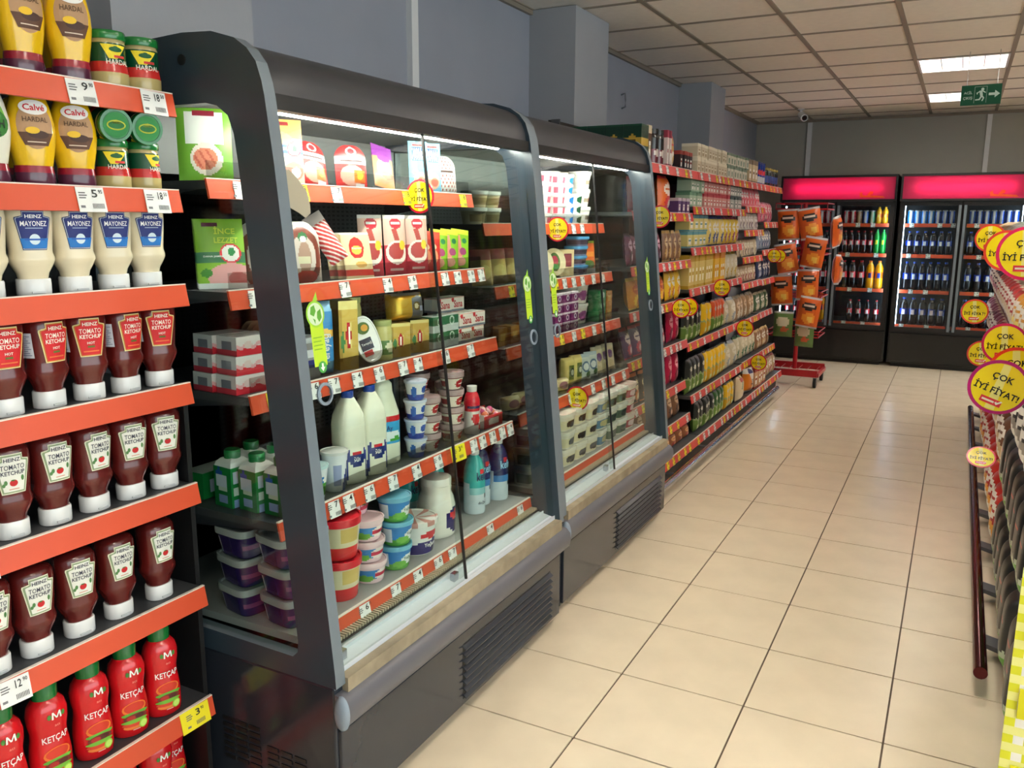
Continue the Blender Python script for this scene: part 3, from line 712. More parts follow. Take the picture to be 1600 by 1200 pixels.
    for i, (z, xf) in enumerate(shelves):
        last = i == ns-1
        s = shelf(r, -1.08+dx, xf, y0+t+.006, y1-t-.006, z, ORANGE, tagsets[i], .02, .042, SHELFM if not last else INNER)
        if not last:
            obj('acrylic_riser', MB().box(xf-.006, y0+.05, z+.0056, xf-.0035, y1-.05, z+.045).mesh('acrylic_riser', CLEAR), s)
            for yy in (y0+t+.008, y1-t-.02): obj('bracket', MB().extrude([(-1.07+dx, z-.02), (-1.07+dx, z-.075), (xf-.12, z-.032), (xf-.02, z-.02)], 'y', yy, yy+.004).mesh('bracket', FR_HOOD), s)
    # sliding glass doors
    for i, (a, b, o) in enumerate(((y0+t, seam+.012, .006), (seam-.004, y1-t, -.010))):
        def q(z, e): return (gx(z)+dx+o+e, z)
        d = wpart('glass_door', MB().extrude([q(.432, 0), q(.432, .004), q(1.72, .004), q(1.72, 0)], 'y', a, b), GLASS, r)
        e = b-.008
        if i == 0: obj('door_edge', MB().extrude([q(.432, -.0015), q(.432, .0055), q(1.72, .0055), q(1.72, -.0015)], 'y', e, e+.006).mesh('door_edge', BLACK), d)
        ys = a+.055 if i == 0 else b-.06
        st = obj('energy_sticker', STICK, d, (gx(1.22)+dx+o+.0046, ys, 1.22)); st.rotation_euler = (0, -.104, 0)
        if i == 0 and y0 < 0:                                           # old beige sticker peeling off beside the corner post
            pts = [(-.202, 1.583), (-.18, 1.586), (-.155, 1.566), (-.13, 1.539), (-.125, 1.511), (-.126, 1.492), (-.145, 1.481), (-.164, 1.492), (-.189, 1.502), (-.202, 1.508)]
            mb = MB(); n0 = mb.add([(gx(z)+o+.0046, y, z) for y, z in pts]+[(gx(z)+o+.0052, y, z) for y, z in pts]); K = len(pts)
            mb.face(range(n0, n0+K), (168, 160, 140)); mb.face(range(n0+2*K-1, n0+K-1, -1), (168, 160, 140))
            for q_ in range(K): mb.face((n0+q_, n0+(q_+1) % K, n0+K+(q_+1) % K, n0+K+q_), (168, 160, 140))
            obj('peeling_sticker', mb.mesh('peeling_sticker', CARD), d)
        hd = obj('finger_pull', MB().lathe([(.020, 0), (.027, 0), (.027, .004), (.020, .005)], 20).mesh('finger_pull', CAPGREY, 40), d, (gx(1.08)+dx+o+.004, ys+(.0 if i == 0 else .015), 1.08)); hd.rotation_euler = (0, PI/2-.104, 0)
    return r
S1 = [(1.567, -.70), (1.308, -.65), (1.06, -.60), (.755, -.53), (.475, -.455)]
S2 = [(1.465, -.72), (1.23, -.67), (1.0, -.62), (.75, -.565), (.47, -.475)]
def tg(ys, pool): return [(y, pool[i % len(pool)]) for i, y in enumerate(ys)]
W3 = FT_W
cabinet(-.24, 1.05, S1, 'long slate grey glass cabinet holding milk, butter and sausage, next to the sauce shelves',
        [tg([-.10, .26], W3)+[(.12, FT_Y), (.60, FT_Y), (.70, FT_Y), (.94, FT_Y)], tg([-.12, .22, .42, .55, .74, .82, .91, .98], W3), [(-.12, TAG_Y2)]+tg([.02, .10, .20, .30, .42, .50, .66, .82], W3),
         tg([-.12, .0, .06, .15, .26, .38, .50, .72, .78, .85, .92, .98], W3)+[(.62, TAG_Y)], tg([.02, .16, .27, .38, .46, .70, .92], W3)], .365)
cabinet(1.085, 2.37, S2, 'second slate grey glass cabinet filled with cheese tubs',
        [tg([1.75, 1.95, 2.05], W3), [(1.25, FT_Y), (1.66, FT_Y)]+tg([1.75, 1.85, 1.95, 2.08, 2.2], W3), [(1.62, FT_Y), (1.85, FT_Y)]+tg([1.75, 1.98, 2.1], W3), tg([1.6, 1.72, 1.85, 1.98, 2.1, 2.25], W3), []], 1.64, -.02)

# ------------------------------------------------------------------ goods: builders
def pouch(name, cat, w, h, d, a, mat=None, wf=None, text=(), **k):
    mb = MB().pillow(w, h, d, a, wf=wf, **k); kids = []
    if text:
        de = Decal()
        for t in text: de.text(t[0], t[1], t[2], t[3], t[4], 1, t[5] if len(t) > 5 else None, bold=.02)
        def sf(u, v, o):
            hw = w/2*(wf(v/h) if wf else 1); uu = u/(2*hw); vv = v/h; p = k.get('p', 3.0)
            return (u, -(d/2*max(0, 1-abs(2*uu)**p)*max(0, 1-abs(2*vv-1)**(p+1))+.0018+o), v)
        kids = [('print', de.to(MB(), sf).mesh('print', CARD))]
    return Proto(name, [('film', mb.mesh('film', mat or FILM, 40), kids)], cat)
def carton(name, cat, w, d, h, a, mat=None, top=None, side=None, text=(), nu=24, nv=20):
    kids = []
    if text:
        de = Decal()
        for t in text: de.text(t[0], t[1], t[2], t[3], t[4], 1, t[5] if len(t) > 5 else None, bold=.02)
        kids = [('print', de.to(MB(), flat_surf(-d/2-.0004)).mesh('print', CARD))]
    return Proto(name, [('box', MB().block(w, d, h, a, top, side, nu, nv).mesh('box', mat or CARD), kids)], cat)
def tub(name, cat, r0, r1, h, a, lid, sx=1.0, sy=1.0, pw=2.0, lidh=.012, text=(), mat=None, n=44, ra=14, topart=None):
    prof = [(0, 0), (r0*.96, 0), (r0, .003)] + [(r0+(r1-r0)*k/ra, .003+(h-.003)*k/ra) for k in range(1, ra+1)]
    b = MB().lathe(prof, n, sx, sy, pw, art=a, ztop=h).mesh('tub', mat or GLOSS, 40)
    L = r1*1.06
    lm = MB().lathe([(r1, h-.002), (L, h-.002), (L*1.01, h+lidh*.5), (L, h+lidh), (L*.93, h+lidh), (L*.90, h+lidh*.75), (L*.5, h+lidh*.75), (0, h+lidh*.75)], n, sx, sy, pw, art=topart, col=lid).mesh('lid', GLOSS, 40)
    kids = []
    if text:
        de = Decal()
        for t in text: de.text(t[0], t[1], t[2], t[3], t[4], 1, t[5] if len(t) > 5 else None, bold=.02)
        if pw > 3: sf = lambda u, v, o: (u, -(sy*(r0+(r1-r0)*v/h)+.0012+o), v)
        else: sf = lathe_surf(prof, sx, sy)
        kids = [('print', de.to(MB(), sf).mesh('print', CARD))]
    p = Proto(name, [('tub', b, kids), ('lid', lm, [])], cat); p.H = h+lidh; return p
def stack(p, x, y, z, n, label, group=None, rz=PI/2, step=None):
    for k in range(n): p.put((x+jit(.003), y+jit(.003), z+.0008+k*((step or p.H)+.0006)), label, group, rz+math.radians(jit(7)))
def bottle(name, cat, prof, a, cap, capcol, sx=1.0, sy=1.0, pw=2.0, text=(), n=36, mat=None, extra=None):
    fine = []
    for (r0, z0), (r1, z1) in zip(prof, prof[1:]):
        k = max(1, int((z1-z0)/.008))
        fine += [(r0+(r1-r0)*q/k, z0+(z1-z0)*q/k) for q in range(k)]
    mb = MB().lathe(fine+[prof[-1]], n, sx, sy, pw, art=a)
    if extra: extra(mb)
    kids = []
    if text:
        de = Decal()
        for t in text: de.text(t[0], t[1], t[2], t[3], t[4], 1, t[5] if len(t) > 5 else None, bold=.02)
        kids = [('print', de.to(MB(), lathe_surf(prof, sx, sy)).mesh('print', CARD))]
    return Proto(name, [('bottle', mb.mesh('bottle', mat or GLOSS, 45), kids), ('cap', MB().lathe(cap, 18, col=capcol).mesh('cap', GLOSS, 40), [])], cat)
def wtop(v): return 1.0 if v < .68 else max(.12, math.sqrt(max(0.0, 1-((v-.68)/.335)**2)))

# ------------------------------------------------------------------ goods in the first cabinet
Z1, Z2, Z3, Z4, Z5 = [s[0] for s in S1]
WH = (238, 236, 232)
# top shelf
p = pouch('sausage_pack', 'food pack', .125, .175, .022, art((112, 168, 52), ('r', -.36, .5, .36, .95, (240, 240, 236)), ('e', .02, .3, .3, .22, (236, 224, 214)), ('e', .0, .3, .22, .15, (222, 130, 104)), ('f', lambda u, v: abs(((u*1.0+v*.8)*14) % 2-1) < .35 and (u/.2)**2+((v-.3)/.13)**2 < 1, (196, 92, 72)), ('r', -.2, .88, .2, .97, (150, 40, 60))), wf=None)
p.put((-.775, -.125, Z1+.001), 'green and white sausage pack seen through the cabinet side window', None, PI/2-.75, .12)
p = pouch('salami_pack', 'food pack', .092, .185, .014, art((244, 226, 196), ('r', -.5, .72, .5, 1, (240, 176, 96)), ('e', -.1, .66, .3, .14, (246, 205, 120)), ('r', -.5, .48, .5, .62, (30, 84, 190)), ('e', .22, .55, .22, .115, (226, 40, 50)), ('e', .22, .55, .18, .095, WH), ('e', .24, .56, .07, .05, (30, 130, 60)), ('r', -.4, .9, .1, .96, (150, 40, 50)), ('r', -.42, .36, -.18, .44, (130, 170, 40)), ('e', .18, .22, .3, .14, (222, 150, 130)), ('e', .24, .2, .15, .08, (232, 236, 230))), text=[('DANA SALAM', -.012, .102, .05, WH, .009)])
p.put((-.765, .15, Z1+.001), 'tall orange and white salami pack with blue band in the cabinet corner', None, PI/2-.5, .10, scale=(1, 1, .95))
red_round = art((206, 44, 46), ('r', -.5, .56, .5, .74, WH), ('e', 0, .86, .2, .10, (236, 226, 220)), ('e', 0, .86, .13, .07, (190, 40, 50)), ('e', .0, .3, .38, .24, (236, 170, 150)), ('r', .05, .14, .42, .42, (228, 120, 50)), ('r', -.34, .61, .34, .66, (90, 60, 60)), ('r', .1, .04, .4, .12, WH), ('e', .24, .3, .1, .1, (240, 196, 60)))
p = pouch('ham_pack', 'food pack', .105, .125, .018, red_round, wf=wtop)
p.put((-.76, .25, Z1+.001), 'red round-topped ham pack leaning beside the tall salami pack', None, PI/2-.1, .25, roll=.10)
p.put((-.735, .385, Z1+.001), 'red round-topped ham pack standing upright on the top cold shelf', None, PI/2-.35, .10)
p = pouch('purple_ham_pack', 'food pack', .09, .14, .014, art((214, 150, 110), ('r', -.5, .72, .5, 1, (134, 60, 146)), ('e', 0, .45, .36, .24, (244, 206, 180)), ('e', 0, .68, .3, .08, (150, 70, 150)), ('r', -.5, 0, .5, .1, (228, 150, 90)), ('e', .1, .3, .3, .1, (226, 110, 70))))
p.put((-.755, .575, Z1+.001), 'slanting ham pack with a purple top', None, PI/2-.15, .30, roll=.18)
p2 = pouch('dark_meat_pack', 'food pack', .10, .115, .02, art((70, 44, 52), ('e', 0, .4, .3, .2, (120, 60, 60)), ('r', -.5, 0, .5, .12, (150, 100, 90))), wf=wtop)
p2.put((-.80, .49, Z1+.001), 'dark vacuum-packed meat behind the purple ham pack', None, PI/2, .2)
p = pouch('turkey_pack', 'food pack', .068, .165, .016, art((128, 200, 232), ('r', -.34, .62, .34, .88, (30, 84, 160)), ('f', lambda u, v: abs(((u-v*.6)*9) % 1-.5) < .18 and .64 < v < .86 and abs(u) < .33, WH), ('r', -.3, .9, .3, .95, (200, 60, 60)), ('e', .05, .24, .34, .16, (230, 190, 160)), ('e', .1, .22, .2, .09, (206, 110, 90)), ('e', -.2, .4, .14, .05, (236, 226, 150))), text=[('fit', 0, .125, .036, WH, .026)])
for y in (.735, .815): p.put((-.735, y, Z1+.001), 'pale blue turkey pack standing upright on the top cold shelf', 'pale blue turkey packs', PI/2-.55+jit(.05), .06)
p = pouch('spotted_pack', 'food pack', .10, .13, .03, art((240, 234, 224), ('f', lambda u, v: math.sin(u*40)*math.sin(v*34+1) > .45, (196, 60, 50)), ('r', -.4, .52, .4, .66, (236, 232, 226)), ('r', -.3, .56, .3, .61, (80, 50, 40))), wf=wtop)
p.put((-.745, .915, Z1+.001), 'white round-topped pack with red spots at the end of the top shelf', None, PI/2-.3, .1)
# second shelf
p = pouch('ham_slices_pack', 'food pack', .115, .175, .012, art((128, 178, 40), ('r', -.36, .88, -.02, .95, (90, 30, 60)), ('r', -.5, .36, .5, .52, (40, 110, 70)), ('e', .2, .5, .22, .14, (220, 40, 60)), ('e', .2, .5, .18, .115, WH), ('e', .22, .52, .07, .06, (40, 140, 80)), ('e', .2, .16, .5, .2, (226, 160, 160)), ('e', .32, .14, .2, .1, (190, 90, 90)), ('r', -.5, 0, .5, .07, (222, 226, 224)), ('e', -.32, .22, .12, .06, (60, 130, 40))), text=[('İNCE', .012, .145, .05, (206, 220, 60), .020), ('LEZZET', .014, .120, .056, (206, 220, 60), .014), ('DANA JAMBON', -.014, .079, .055, WH, .006)])
for k in range(3): p.put((-.735-k*.019, -.13+.0145*k, Z2+.001), 'green sliced ham pack leaning behind the cabinet side window', 'green sliced ham packs', PI/2-.65, .26)
p = pouch('sausage_ring_pack', 'food pack', .115, .165, .045, art((206, 190, 180), ('f', lambda u, v: .30 < math.hypot(u*.9, (v-.42)*.9) < .44, (124, 58, 44)), ('e', .02, .74, .12, .08, (40, 110, 60)), ('e', .02, .70, .08, .05, WH), ('e', .04, .4, .16, .26, (168, 130, 110)), ('r', -.12, .3, .18, .42, (206, 196, 160)), ('e', .08, .1, .28, .1, (206, 50, 40)), ('r', -.5, .94, .5, 1, (226, 220, 214))), wf=wtop)
p.put((-.70, .115, Z2+.001), 'clear pack with a curved sausage ring at the left of the second cold shelf', None, PI/2-.45, .12)
p.put((-.78, .045, Z2+.001), 'clear sausage ring pack half hidden by the cabinet corner post', None, PI/2-.45, .12)
p = pouch('slanted_sausage_pack', 'food pack', .06, .15, .03, art((196, 50, 48), ('f', lambda u, v: (v*9+u*4) % 1 < .4, (240, 226, 220)), ('r', -.5, .8, .5, 1, (220, 200, 196))))
p.put((-.69, .265, Z2+.03), 'red striped pack toppled sideways between sausage ring and beige packs', None, PI/2-.4, .25, roll=-.50)
p = pouch('pastrami_pack', 'food pack', .098, .135, .008, art((232, 208, 160), ('e', -.02, .66, .26, .24, (196, 40, 34)), ('e', -.02, .62, .18, .1, (236, 190, 80)), ('e', .02, .3, .36, .14, (240, 222, 170)), ('r', -.5, .06, .5, .2, (206, 60, 50)), ('e', .08, .3, .2, .07, (226, 170, 90)), ('r', -.5, .96, .5, 1, (246, 240, 230))), text=[('Kayseri', -.002, .088, .034, WH, .008)])
for k in range(3): p.put((-.69-k*.02, .355-.012*k, Z2+.001), 'beige sliced pastrami pack with red crest leaning on its row', 'beige pastrami packs', PI/2-.30, .22)
red_tall = art((196, 52, 66), ('r', -.5, .5, .5, 1, (230, 186, 170)), ('e', 0, .86, .26, .09, (190, 36, 54)), ('r', -.2, .84, .2, .88, WH), ('f', lambda u, v: abs(u*.8+(v-.62)*.55) < .09 and .5 < v < .76, (178, 70, 60)), ('e', 0, .38, .46, .2, (238, 226, 214)), ('e', -.02, .40, .34, .14, (176, 60, 56)), ('e', .26, .5, .14, .08, (236, 200, 60)), ('r', -.3, .07, .3, .11, (236, 210, 200)), ('r', -.5, .95, .5, 1, (240, 230, 226)))
p = pouch('sucuk_pack', 'food pack', .082, .185, .020, red_tall)
for y, x in ((.45, -.72), (.535, -.69), (.60, -.73), (.655, -.69)): p.put((x, y, Z2+.001), 'tall pink and red sausage pouch standing on the second cold shelf', 'tall sausage pouches', PI/2-.35+jit(.08), .06)
p = pouch('red_snack_pack', 'food pack', .07, .13, .014, art((200, 48, 40), ('r', -.5, .8, .5, 1, (220, 80, 60)), ('e', 0, .35, .35, .2, (236, 150, 110)), ('e', 0, .6, .25, .08, (240, 210, 170))))
for y in (.715, .757): p.put((-.705, y, Z2+.001), 'small red and orange sausage pouch beside the green ones', 'small red sausage pouches', PI/2-.4, .15, roll=.1)
p = pouch('green_frankfurter_pack', 'food pack', .075, .135, .014, art((138, 186, 40), ('r', -.5, .86, .5, 1, (206, 220, 60)), ('f', lambda u, v: abs(u+.1+(v-.5)*.25) < .13 and .16 < v < .84, (228, 140, 120)), ('e', .12, .42, .2, .1, (160, 60, 110)), ('e', .2, .7, .14, .07, (40, 120, 70)), ('e', .0, .16, .3, .12, (230, 160, 140))))
for y in (.80, .87, .94): p.put((-.705, y, Z2+.001), 'small lime green frankfurter pouch leaning back on the second cold shelf', 'lime green frankfurter pouches', PI/2-.4, .16, roll=.12)
p = carton('orange_meat_tray', 'food pack', .11, .10, .035, art((224, 120, 50), ('e', .1, .5, .3, .3, (90, 130, 50)), ('r', -.4, .2, -.1, .6, (150, 60, 40))), FILM, top=(206, 130, 80))
for k in range(2): p.put((-.78, .93, Z2+.001+k*.0365), 'flat orange meat tray stacked at the far end of the second shelf', 'flat orange meat trays')
# third shelf
p = carton('milk_carton_pair', 'food pack', .115, .075, .046, art((226, 220, 222), ('r', -.5, 0, .5, .45, (206, 40, 56)), ('f', lambda u, v: abs(v-.5-.12*math.sin(u*20)) < .1, (232, 170, 176)), ('e', -.2, .55, .1, .22, (224, 200, 200)), ('e', .22, .55, .1, .22, (224, 200, 200))), FILM, top=(196, 190, 194), side=art((206, 208, 214), ('r', -.3, .2, .2, .75, (120, 126, 140)), ('r', -.5, 0, .5, .3, (190, 60, 76))))
for k in range(3):
    for q in range(2): p.put((-.67-q*.08, -.13-.004*(2-k), Z3+.001+k*.0468), 'red and white shrink-wrapped carton pack stacked by the side window', 'shrink-wrapped carton packs', PI/2-.12)
p = pouch('brown_cheese_pack', 'food pack', .075, .15, .02, art((138, 104, 76), ('r', -.36, .74, .36, .86, (220, 206, 186)), ('e', 0, .25, .34, .18, (232, 220, 180)), ('r', -.2, .5, .2, .6, (206, 180, 120))), wf=lambda v: 1 if v < .85 else 1-.5*((v-.85)/.15)**2)
for k in range(4): p.put((-.70-k*.028, -.005+.009*k, Z3+.001), 'rounded brown cheese pack in a row behind the corner post', 'brown cheese packs', PI/2-.3, .1)
p = tub('grey_butter_tub', 'tub', .034, .036, .10, art((150, 150, 152), ('r', -.2, .3, .2, .5, (50, 60, 130)), ('e', 0, .7, .12, .1, (220, 220, 224))), (190, 192, 196), 1.2, .8, 4)
p.put((-.655, .062, Z3+.001), 'grey butter tub beside the blue butter brick', None)
p = pouch('blue_butter_brick', 'butter', .058, .20, .05, art((44, 132, 196), ('r', -.5, .86, .5, 1, (130, 180, 214)), ('r', -.5, .52, .5, .62, (206, 150, 60)), ('e', .0, .57, .3, .06, (236, 190, 80)), ('r', -.3, .08, .3, .2, (90, 170, 220))), text=[], wf=lambda v: 1.0 if v < .9 else .9, p=6)
o = p.put((-.655, .135, Z3+.001), 'tall blue and silver butter brick', None, PI/2-.45, .02)
tx = Decal().text('Tereyağ', .0, 0, .085, WH, 1, .03, bold=.02, rot=PI/2).to(MB(), flat_surf(-.0262, 0, .07)).mesh('print', CARD); obj('print', tx, o)
gold = art((188, 150, 70), ('r', -.5, .9, .5, 1, (206, 180, 110)), ('r', -.12, .3, .16, .66, (206, 176, 104)), ('e', .0, .48, .13, .2, (170, 30, 36)), ('r', -.5, .1, -.36, .9, (160, 124, 54)), ('e', -.3, .4, .1, .14, (60, 110, 60)), ('r', -.04, .36, .05, .6, (236, 220, 200)))
p = carton('gold_butter_brick', 'butter', .058, .055, .195, gold, FOIL, nu=12, nv=16)
p.put((-.66, .235, Z3+.001), 'tall gold foil butter brick beside the blue one', None, PI/2-.45)
p = tub('white_butter_dish', 'tub', .040, .042, .026, art(WH), WH, .85, 1.55, 2.6, .008, topart=None)
o = p.put((-.665, .325, Z3+.073), 'white oval butter tub tipped up to show its lid', None)
o.rotation_euler = (math.radians(-82), math.radians(-18), PI/2-.5); o.rotation_euler[0] = math.radians(82)
d = Decal().ell(0, .034, .02, .018, (84, 110, 50), 1, 16).ell(.004, .034, .011, .010, (222, 160, 60), 2, 12).rect(-.026, -.03, .012, .004, (34, 40, 66), 1, 2, 1).rect(-.024, -.048, .004, -.032, (196, 40, 50), 1, 2, 1).text('Tereyağ', -.007, -.012, .032, WH, 3)
obj('lid_print', d.to(MB(), lambda u, v, q: (u, v, .0335+q)).mesh('lid_print', CARD), o)
p = bottle('green_lid_jar', 'jar', [(0, 0), (.027, 0), (.029, .004), (.029, .10), (.026, .112), (.026, .118)], art((196, 190, 120), ('r', -.5, .2, .5, .6, (90, 130, 70)), ('e', 0, .4, .1, .15, (230, 226, 190))), [(.027, .116), (.028, .118), (.028, .134), (0, .135)], (180, 186, 120))
p.put((-.72, .345, Z3+.06), 'pale green jar standing behind the tipped white butter tub', None)
p.put((-.66, .415, Z3+.001), 'pale green jar between the white tub and gold bricks', None, scale=(1, 1, .9))
p = carton('short_gold_brick', 'butter', .066, .055, .105, gold, FOIL)
for y in (.495, .60): p.put((-.665, y, Z3+.001), 'short gold foil butter brick under the gold cheese pack', 'short gold butter bricks', PI/2-.5)
p = pouch('gold_cheese_pack', 'cheese', .14, .085, .07, art((204, 160, 56), ('f', lambda u, v: u > .04 and v < .9-.6*abs(u-.25), (110, 112, 118)), ('e', .18, .5, .1, .16, (120, 100, 40)), ('e', .18, .5, .06, .1, (230, 220, 180)), ('r', .28, .3, .45, .5, (200, 210, 240)), ('r', -.4, .9, .4, 1, (222, 214, 200))), FOIL, p=5)
p.put((-.67, .545, Z3+.108), 'big gold cheese pack lying on top of the gold butter bricks', None, PI/2-.3, .1)
p = carton('green_margarine_brick', 'margarine', .072, .06, .052, art((186, 194, 190), ('r', -.5, .45, .5, 1, (30, 98, 62)), ('e', .0, .66, .18, .3, (210, 222, 210)), ('e', 0, .66, .12, .2, (40, 110, 70))), FILM, top=(206, 212, 208))
for k, ys in enumerate(((.70, .775), (.70, .775))):
    for y in ys: p.put((-.665, y, Z3+.001+k*.0525), 'green and silver margarine brick next to the white and red ones', 'green margarine bricks', PI/2-.1)
p = carton('sana_margarine_brick', 'margarine', .078, .06, .05, art((236, 226, 214), ('r', -.5, .0, .5, .14, (120, 130, 140)), ('e', -.34, .86, .1, .2, (200, 36, 46)), ('r', -.5, .93, .5, 1, (214, 150, 140))), FILM, top=(240, 234, 224), text=[('Sana', .004, .026, .05, (190, 30, 44), .026)])
for k, ys in enumerate(((.86, .945), (.87, .955), (.84, .925))):
    for y in ys: p.put((-.665-(.0, .0, .07)[k], y, Z3+.001+(0, .0505, .101)[k]), 'white margarine brick with red script lettering', 'white margarine bricks', PI/2-.1)
for y in (.86, .945):
    p.put((-.735, y, Z3+.001+.0505), 'white margarine brick with red script lettering', 'white margarine bricks', PI/2-.1)
    p.put((-.735, y, Z3+.001), 'white margarine brick with red script lettering', 'white margarine bricks', PI/2-.1)
# fourth shelf
p = Proto('kefir_carton', [('box', MB().block(.068, .068, .105, art((24, 132, 62), ('r', -.42, .62, -.14, .86, (206, 216, 232)), ('r', -.42, .34, .0, .5, (210, 222, 214)), ('e', .2, .56, .2, .3, (226, 234, 226)), ('e', .2, .66, .15, .14, (36, 80, 170)), ('r', -.42, .04, .05, .22, (150, 170, 220)), ('e', .3, .3, .14, .1, (236, 240, 236))), side=art((22, 120, 58), ('r', -.32, .55, .2, .8, (200, 212, 230)), ('r', -.3, .08, .3, .3, (140, 160, 210)), ('r', -.3, .38, .3, .46, (200, 214, 200)), ('e', -.2, .88, .16, .08, (40, 80, 170)))).mesh('box', FILM), []),
                            ('gable', MB().lathe([(.046, .105), (.040, .116), (.028, .124), (.02, .126)], 4, 1, 1, 2, col=(236, 238, 236)).mesh('gable', GLOSS), []),
                            ('cap', MB().lathe([(.019, .122), (.021, .124), (.021, .142), (.019, .145), (0, .145)], 20, col=(26, 124, 62)).mesh('cap', GLOSS, 40), [])], 'carton')
for pr in p.parts[1:2]: pr[1].transform(Matrix.Rotation(PI/4, 4, 'Z'))
for x, y in ((-.575, -.125), (-.655, -.13), (-.735, -.135), (-.675, -.045), (-.755, -.05)): p.put((x, y, Z4+.001), 'green drink carton with green screw cap standing behind the side window', 'green drink cartons', PI/2-.12+jit(.05))
p2 = carton('green_multipack', 'carton', .11, .07, .07, art((24, 124, 60), ('r', -.3, .2, -.05, .7, (190, 200, 226)), ('r', .1, .2, .35, .7, (200, 210, 230)), ('e', .0, .8, .1, .1, WH)), FILM, top=(190, 200, 196))
p2.put((-.86, -.10, Z4+.001), 'green shrink-wrapped carton pack lying behind the drink cartons', None)
p = tub('yoghurt_cup', 'cup', .024, .034, .085, art((226, 230, 234), ('f', lambda u, v: -.2 < u < .25 and .1 < v < .75, (36, 120, 190)), ('f', lambda u, v: -.05 < u < .2 and .12 < v < .5, (90, 170, 70)), ('e', .08, .62, .1, .1, WH)), (196, 222, 226), lidh=.006)
p.put((-.582, .0, Z4+.001), 'small yoghurt cup with blue and green print beside the corner post', None)
p = tub('ayran_cup', 'cup', .028, .036, .105, art((226, 230, 236), ('f', lambda u, v: abs(u-.06-.12*(v-.4)) < .05 and v < .8, (40, 56, 130)), ('f', lambda u, v: abs(u+.1) < .06 and .2 < v < .7, (150, 160, 200))), (224, 224, 222), lidh=.006)
p.put((-.582, .080, Z4+.001), 'taller white cup with dark blue stripe before the milk jugs', None)
def handle(mb): mb.tube([(.0, .03, .225), (.0, .052, .215), (.0, .060, .18), (.0, .055, .13), (.0, .044, .11)], .011, 8, (228, 228, 206))
MJ = [(0, 0), (.043, 0), (.047, .005), (.047, .10), (.0455, .105), (.047, .11), (.047, .165), (.043, .19), (.032, .215), (.022, .232), (.0175, .24)]
p = bottle('milk_jug', 'bottle', MJ, art((232, 232, 212), ('f', lambda u, v: v < .42 and abs(abs(u)-.07-.14*(.42-v)) < .022, (50, 60, 130)), ('e', .0, .30, .05, .10, (36, 50, 110)), ('e', .0, .37, .04, .03, (204, 40, 50))), [(.018, .238), (.0195, .24), (.0195, .258), (0, .26)], (24, 66, 160), 1, 1, 3.2, extra=handle, text=[('Süt', 0, .07, .03, WH, .014)])
for y, x in ((.165, -.60), (.262, -.60)): p.put((x, y, Z4+.001), 'large white milk jug with blue screw cap', 'milk jugs with blue caps', PI/2-.35, scale=(.9, .9, 1))
p.put((-.70, .06, Z4+.001), 'milk jug standing in the shade behind the small cups', None, PI/2-.35)
BJ = [(0, 0), (.052, 0), (.056, .006), (.056, .06), (.056, .15), (.054, .17), (.045, .20), (.036, .235), (.034, .262), (.026, .272)]
def handle2(mb): mb.tube([(.0, .034, .24), (.0, .056, .22), (.0, .066, .19), (.0, .060, .16), (.0, .05, .15)], .012, 8, (226, 228, 200))
p = bottle('yoghurt_drink_jug', 'bottle', BJ, art((230, 232, 208), ('f', lambda u, v: .24 < v < .53 and abs(u) < .3, (60, 160, 214)), ('f', lambda u, v: .53 <= v < .585 and abs(u) < .3, (206, 40, 44)), ('e', -.02, .34, .14, .07, (226, 238, 240)), ('e', .06, .30, .05, .03, (80, 170, 70)), ('e', -.13, .46, .06, .05, (110, 190, 230))), [(.026, .27), (.028, .272), (.028, .285), (0, .286)], (226, 228, 200), 1, 1, 3.0, extra=handle2, text=[('Ayran', .012, .118, .05, (20, 60, 120), .022)])
p.put((-.64, .370, Z4+.001), 'big cream drink jug with blue label and red band', None, PI/2-.4, scale=(.9, .9, .92))
p = tub('blue_cup', 'cup', .025, .034, .055, art((228, 230, 234), ('r', -.5, .0, .5, .3, (44, 66, 150)), ('e', .0, .6, .07, .22, (36, 80, 170)), ('e', -.2, .5, .05, .3, (60, 110, 190)), ('e', .22, .5, .06, .3, (60, 110, 190))), (206, 214, 232), lidh=.005)
stack(p, -.578, .462, Z4, 4, 'blue and white yoghurt cup in the stack beside the drink jug', 'stacked blue yoghurt cups')
def pud(v0):
    b = tub('pudding_cup', 'cup', .030, .040, .042, art((236, 226, 210), ('e', .02, .45, .10, .34, (176, 36, 44)), ('r', -.02, .4, .06, .5, (240, 220, 210)), ('r', -.5, .86, .5, 1, (110, 40, 44)), ('r', -.42, .2, -.2, .7, (150, 60, 60))), (150, 110, 112), lidh=.016, topart=art((176, 150, 150)))
    return b
PUD = pud(0)
stack(PUD, -.588, .548, Z4, 3, 'pudding cup with dark red top in the stack of three', 'pudding cups, stack of three')
stack(PUD, -.675, .615, Z4, 4, 'dark pudding cup in the shaded stack behind', 'pudding cups, shaded stack')
stack(PUD, -.588, .69, Z4, 4, 'pudding cup with dark red top in the stack beside the strawberry drink', 'pudding cups beside the strawberry drink')
stack(PUD, -.66, .78, Z4, 3, 'pudding cup in the stack behind the strawberry drink', 'pudding cups behind the strawberry drink')
p = bottle('strawberry_drink', 'bottle', [(0, 0), (.026, 0), (.028, .005), (.028, .05), (.026, .07), (.028, .09), (.028, .118), (.022, .138), (.015, .148)], art((232, 222, 216), ('r', -.5, .52, .5, 1, (206, 34, 52)), ('e', .0, .36, .10, .13, (206, 40, 46)), ('e', .14, .16, .08, .08, (210, 60, 60)), ('r', -.2, .6, .2, .7, (50, 40, 90))), [(.016, .146), (.0175, .148), (.0175, .166), (0, .167)], (232, 230, 226))
p.put((-.575, .80, Z4+.001), 'small red and white strawberry drink bottle', None, PI/2-.4)
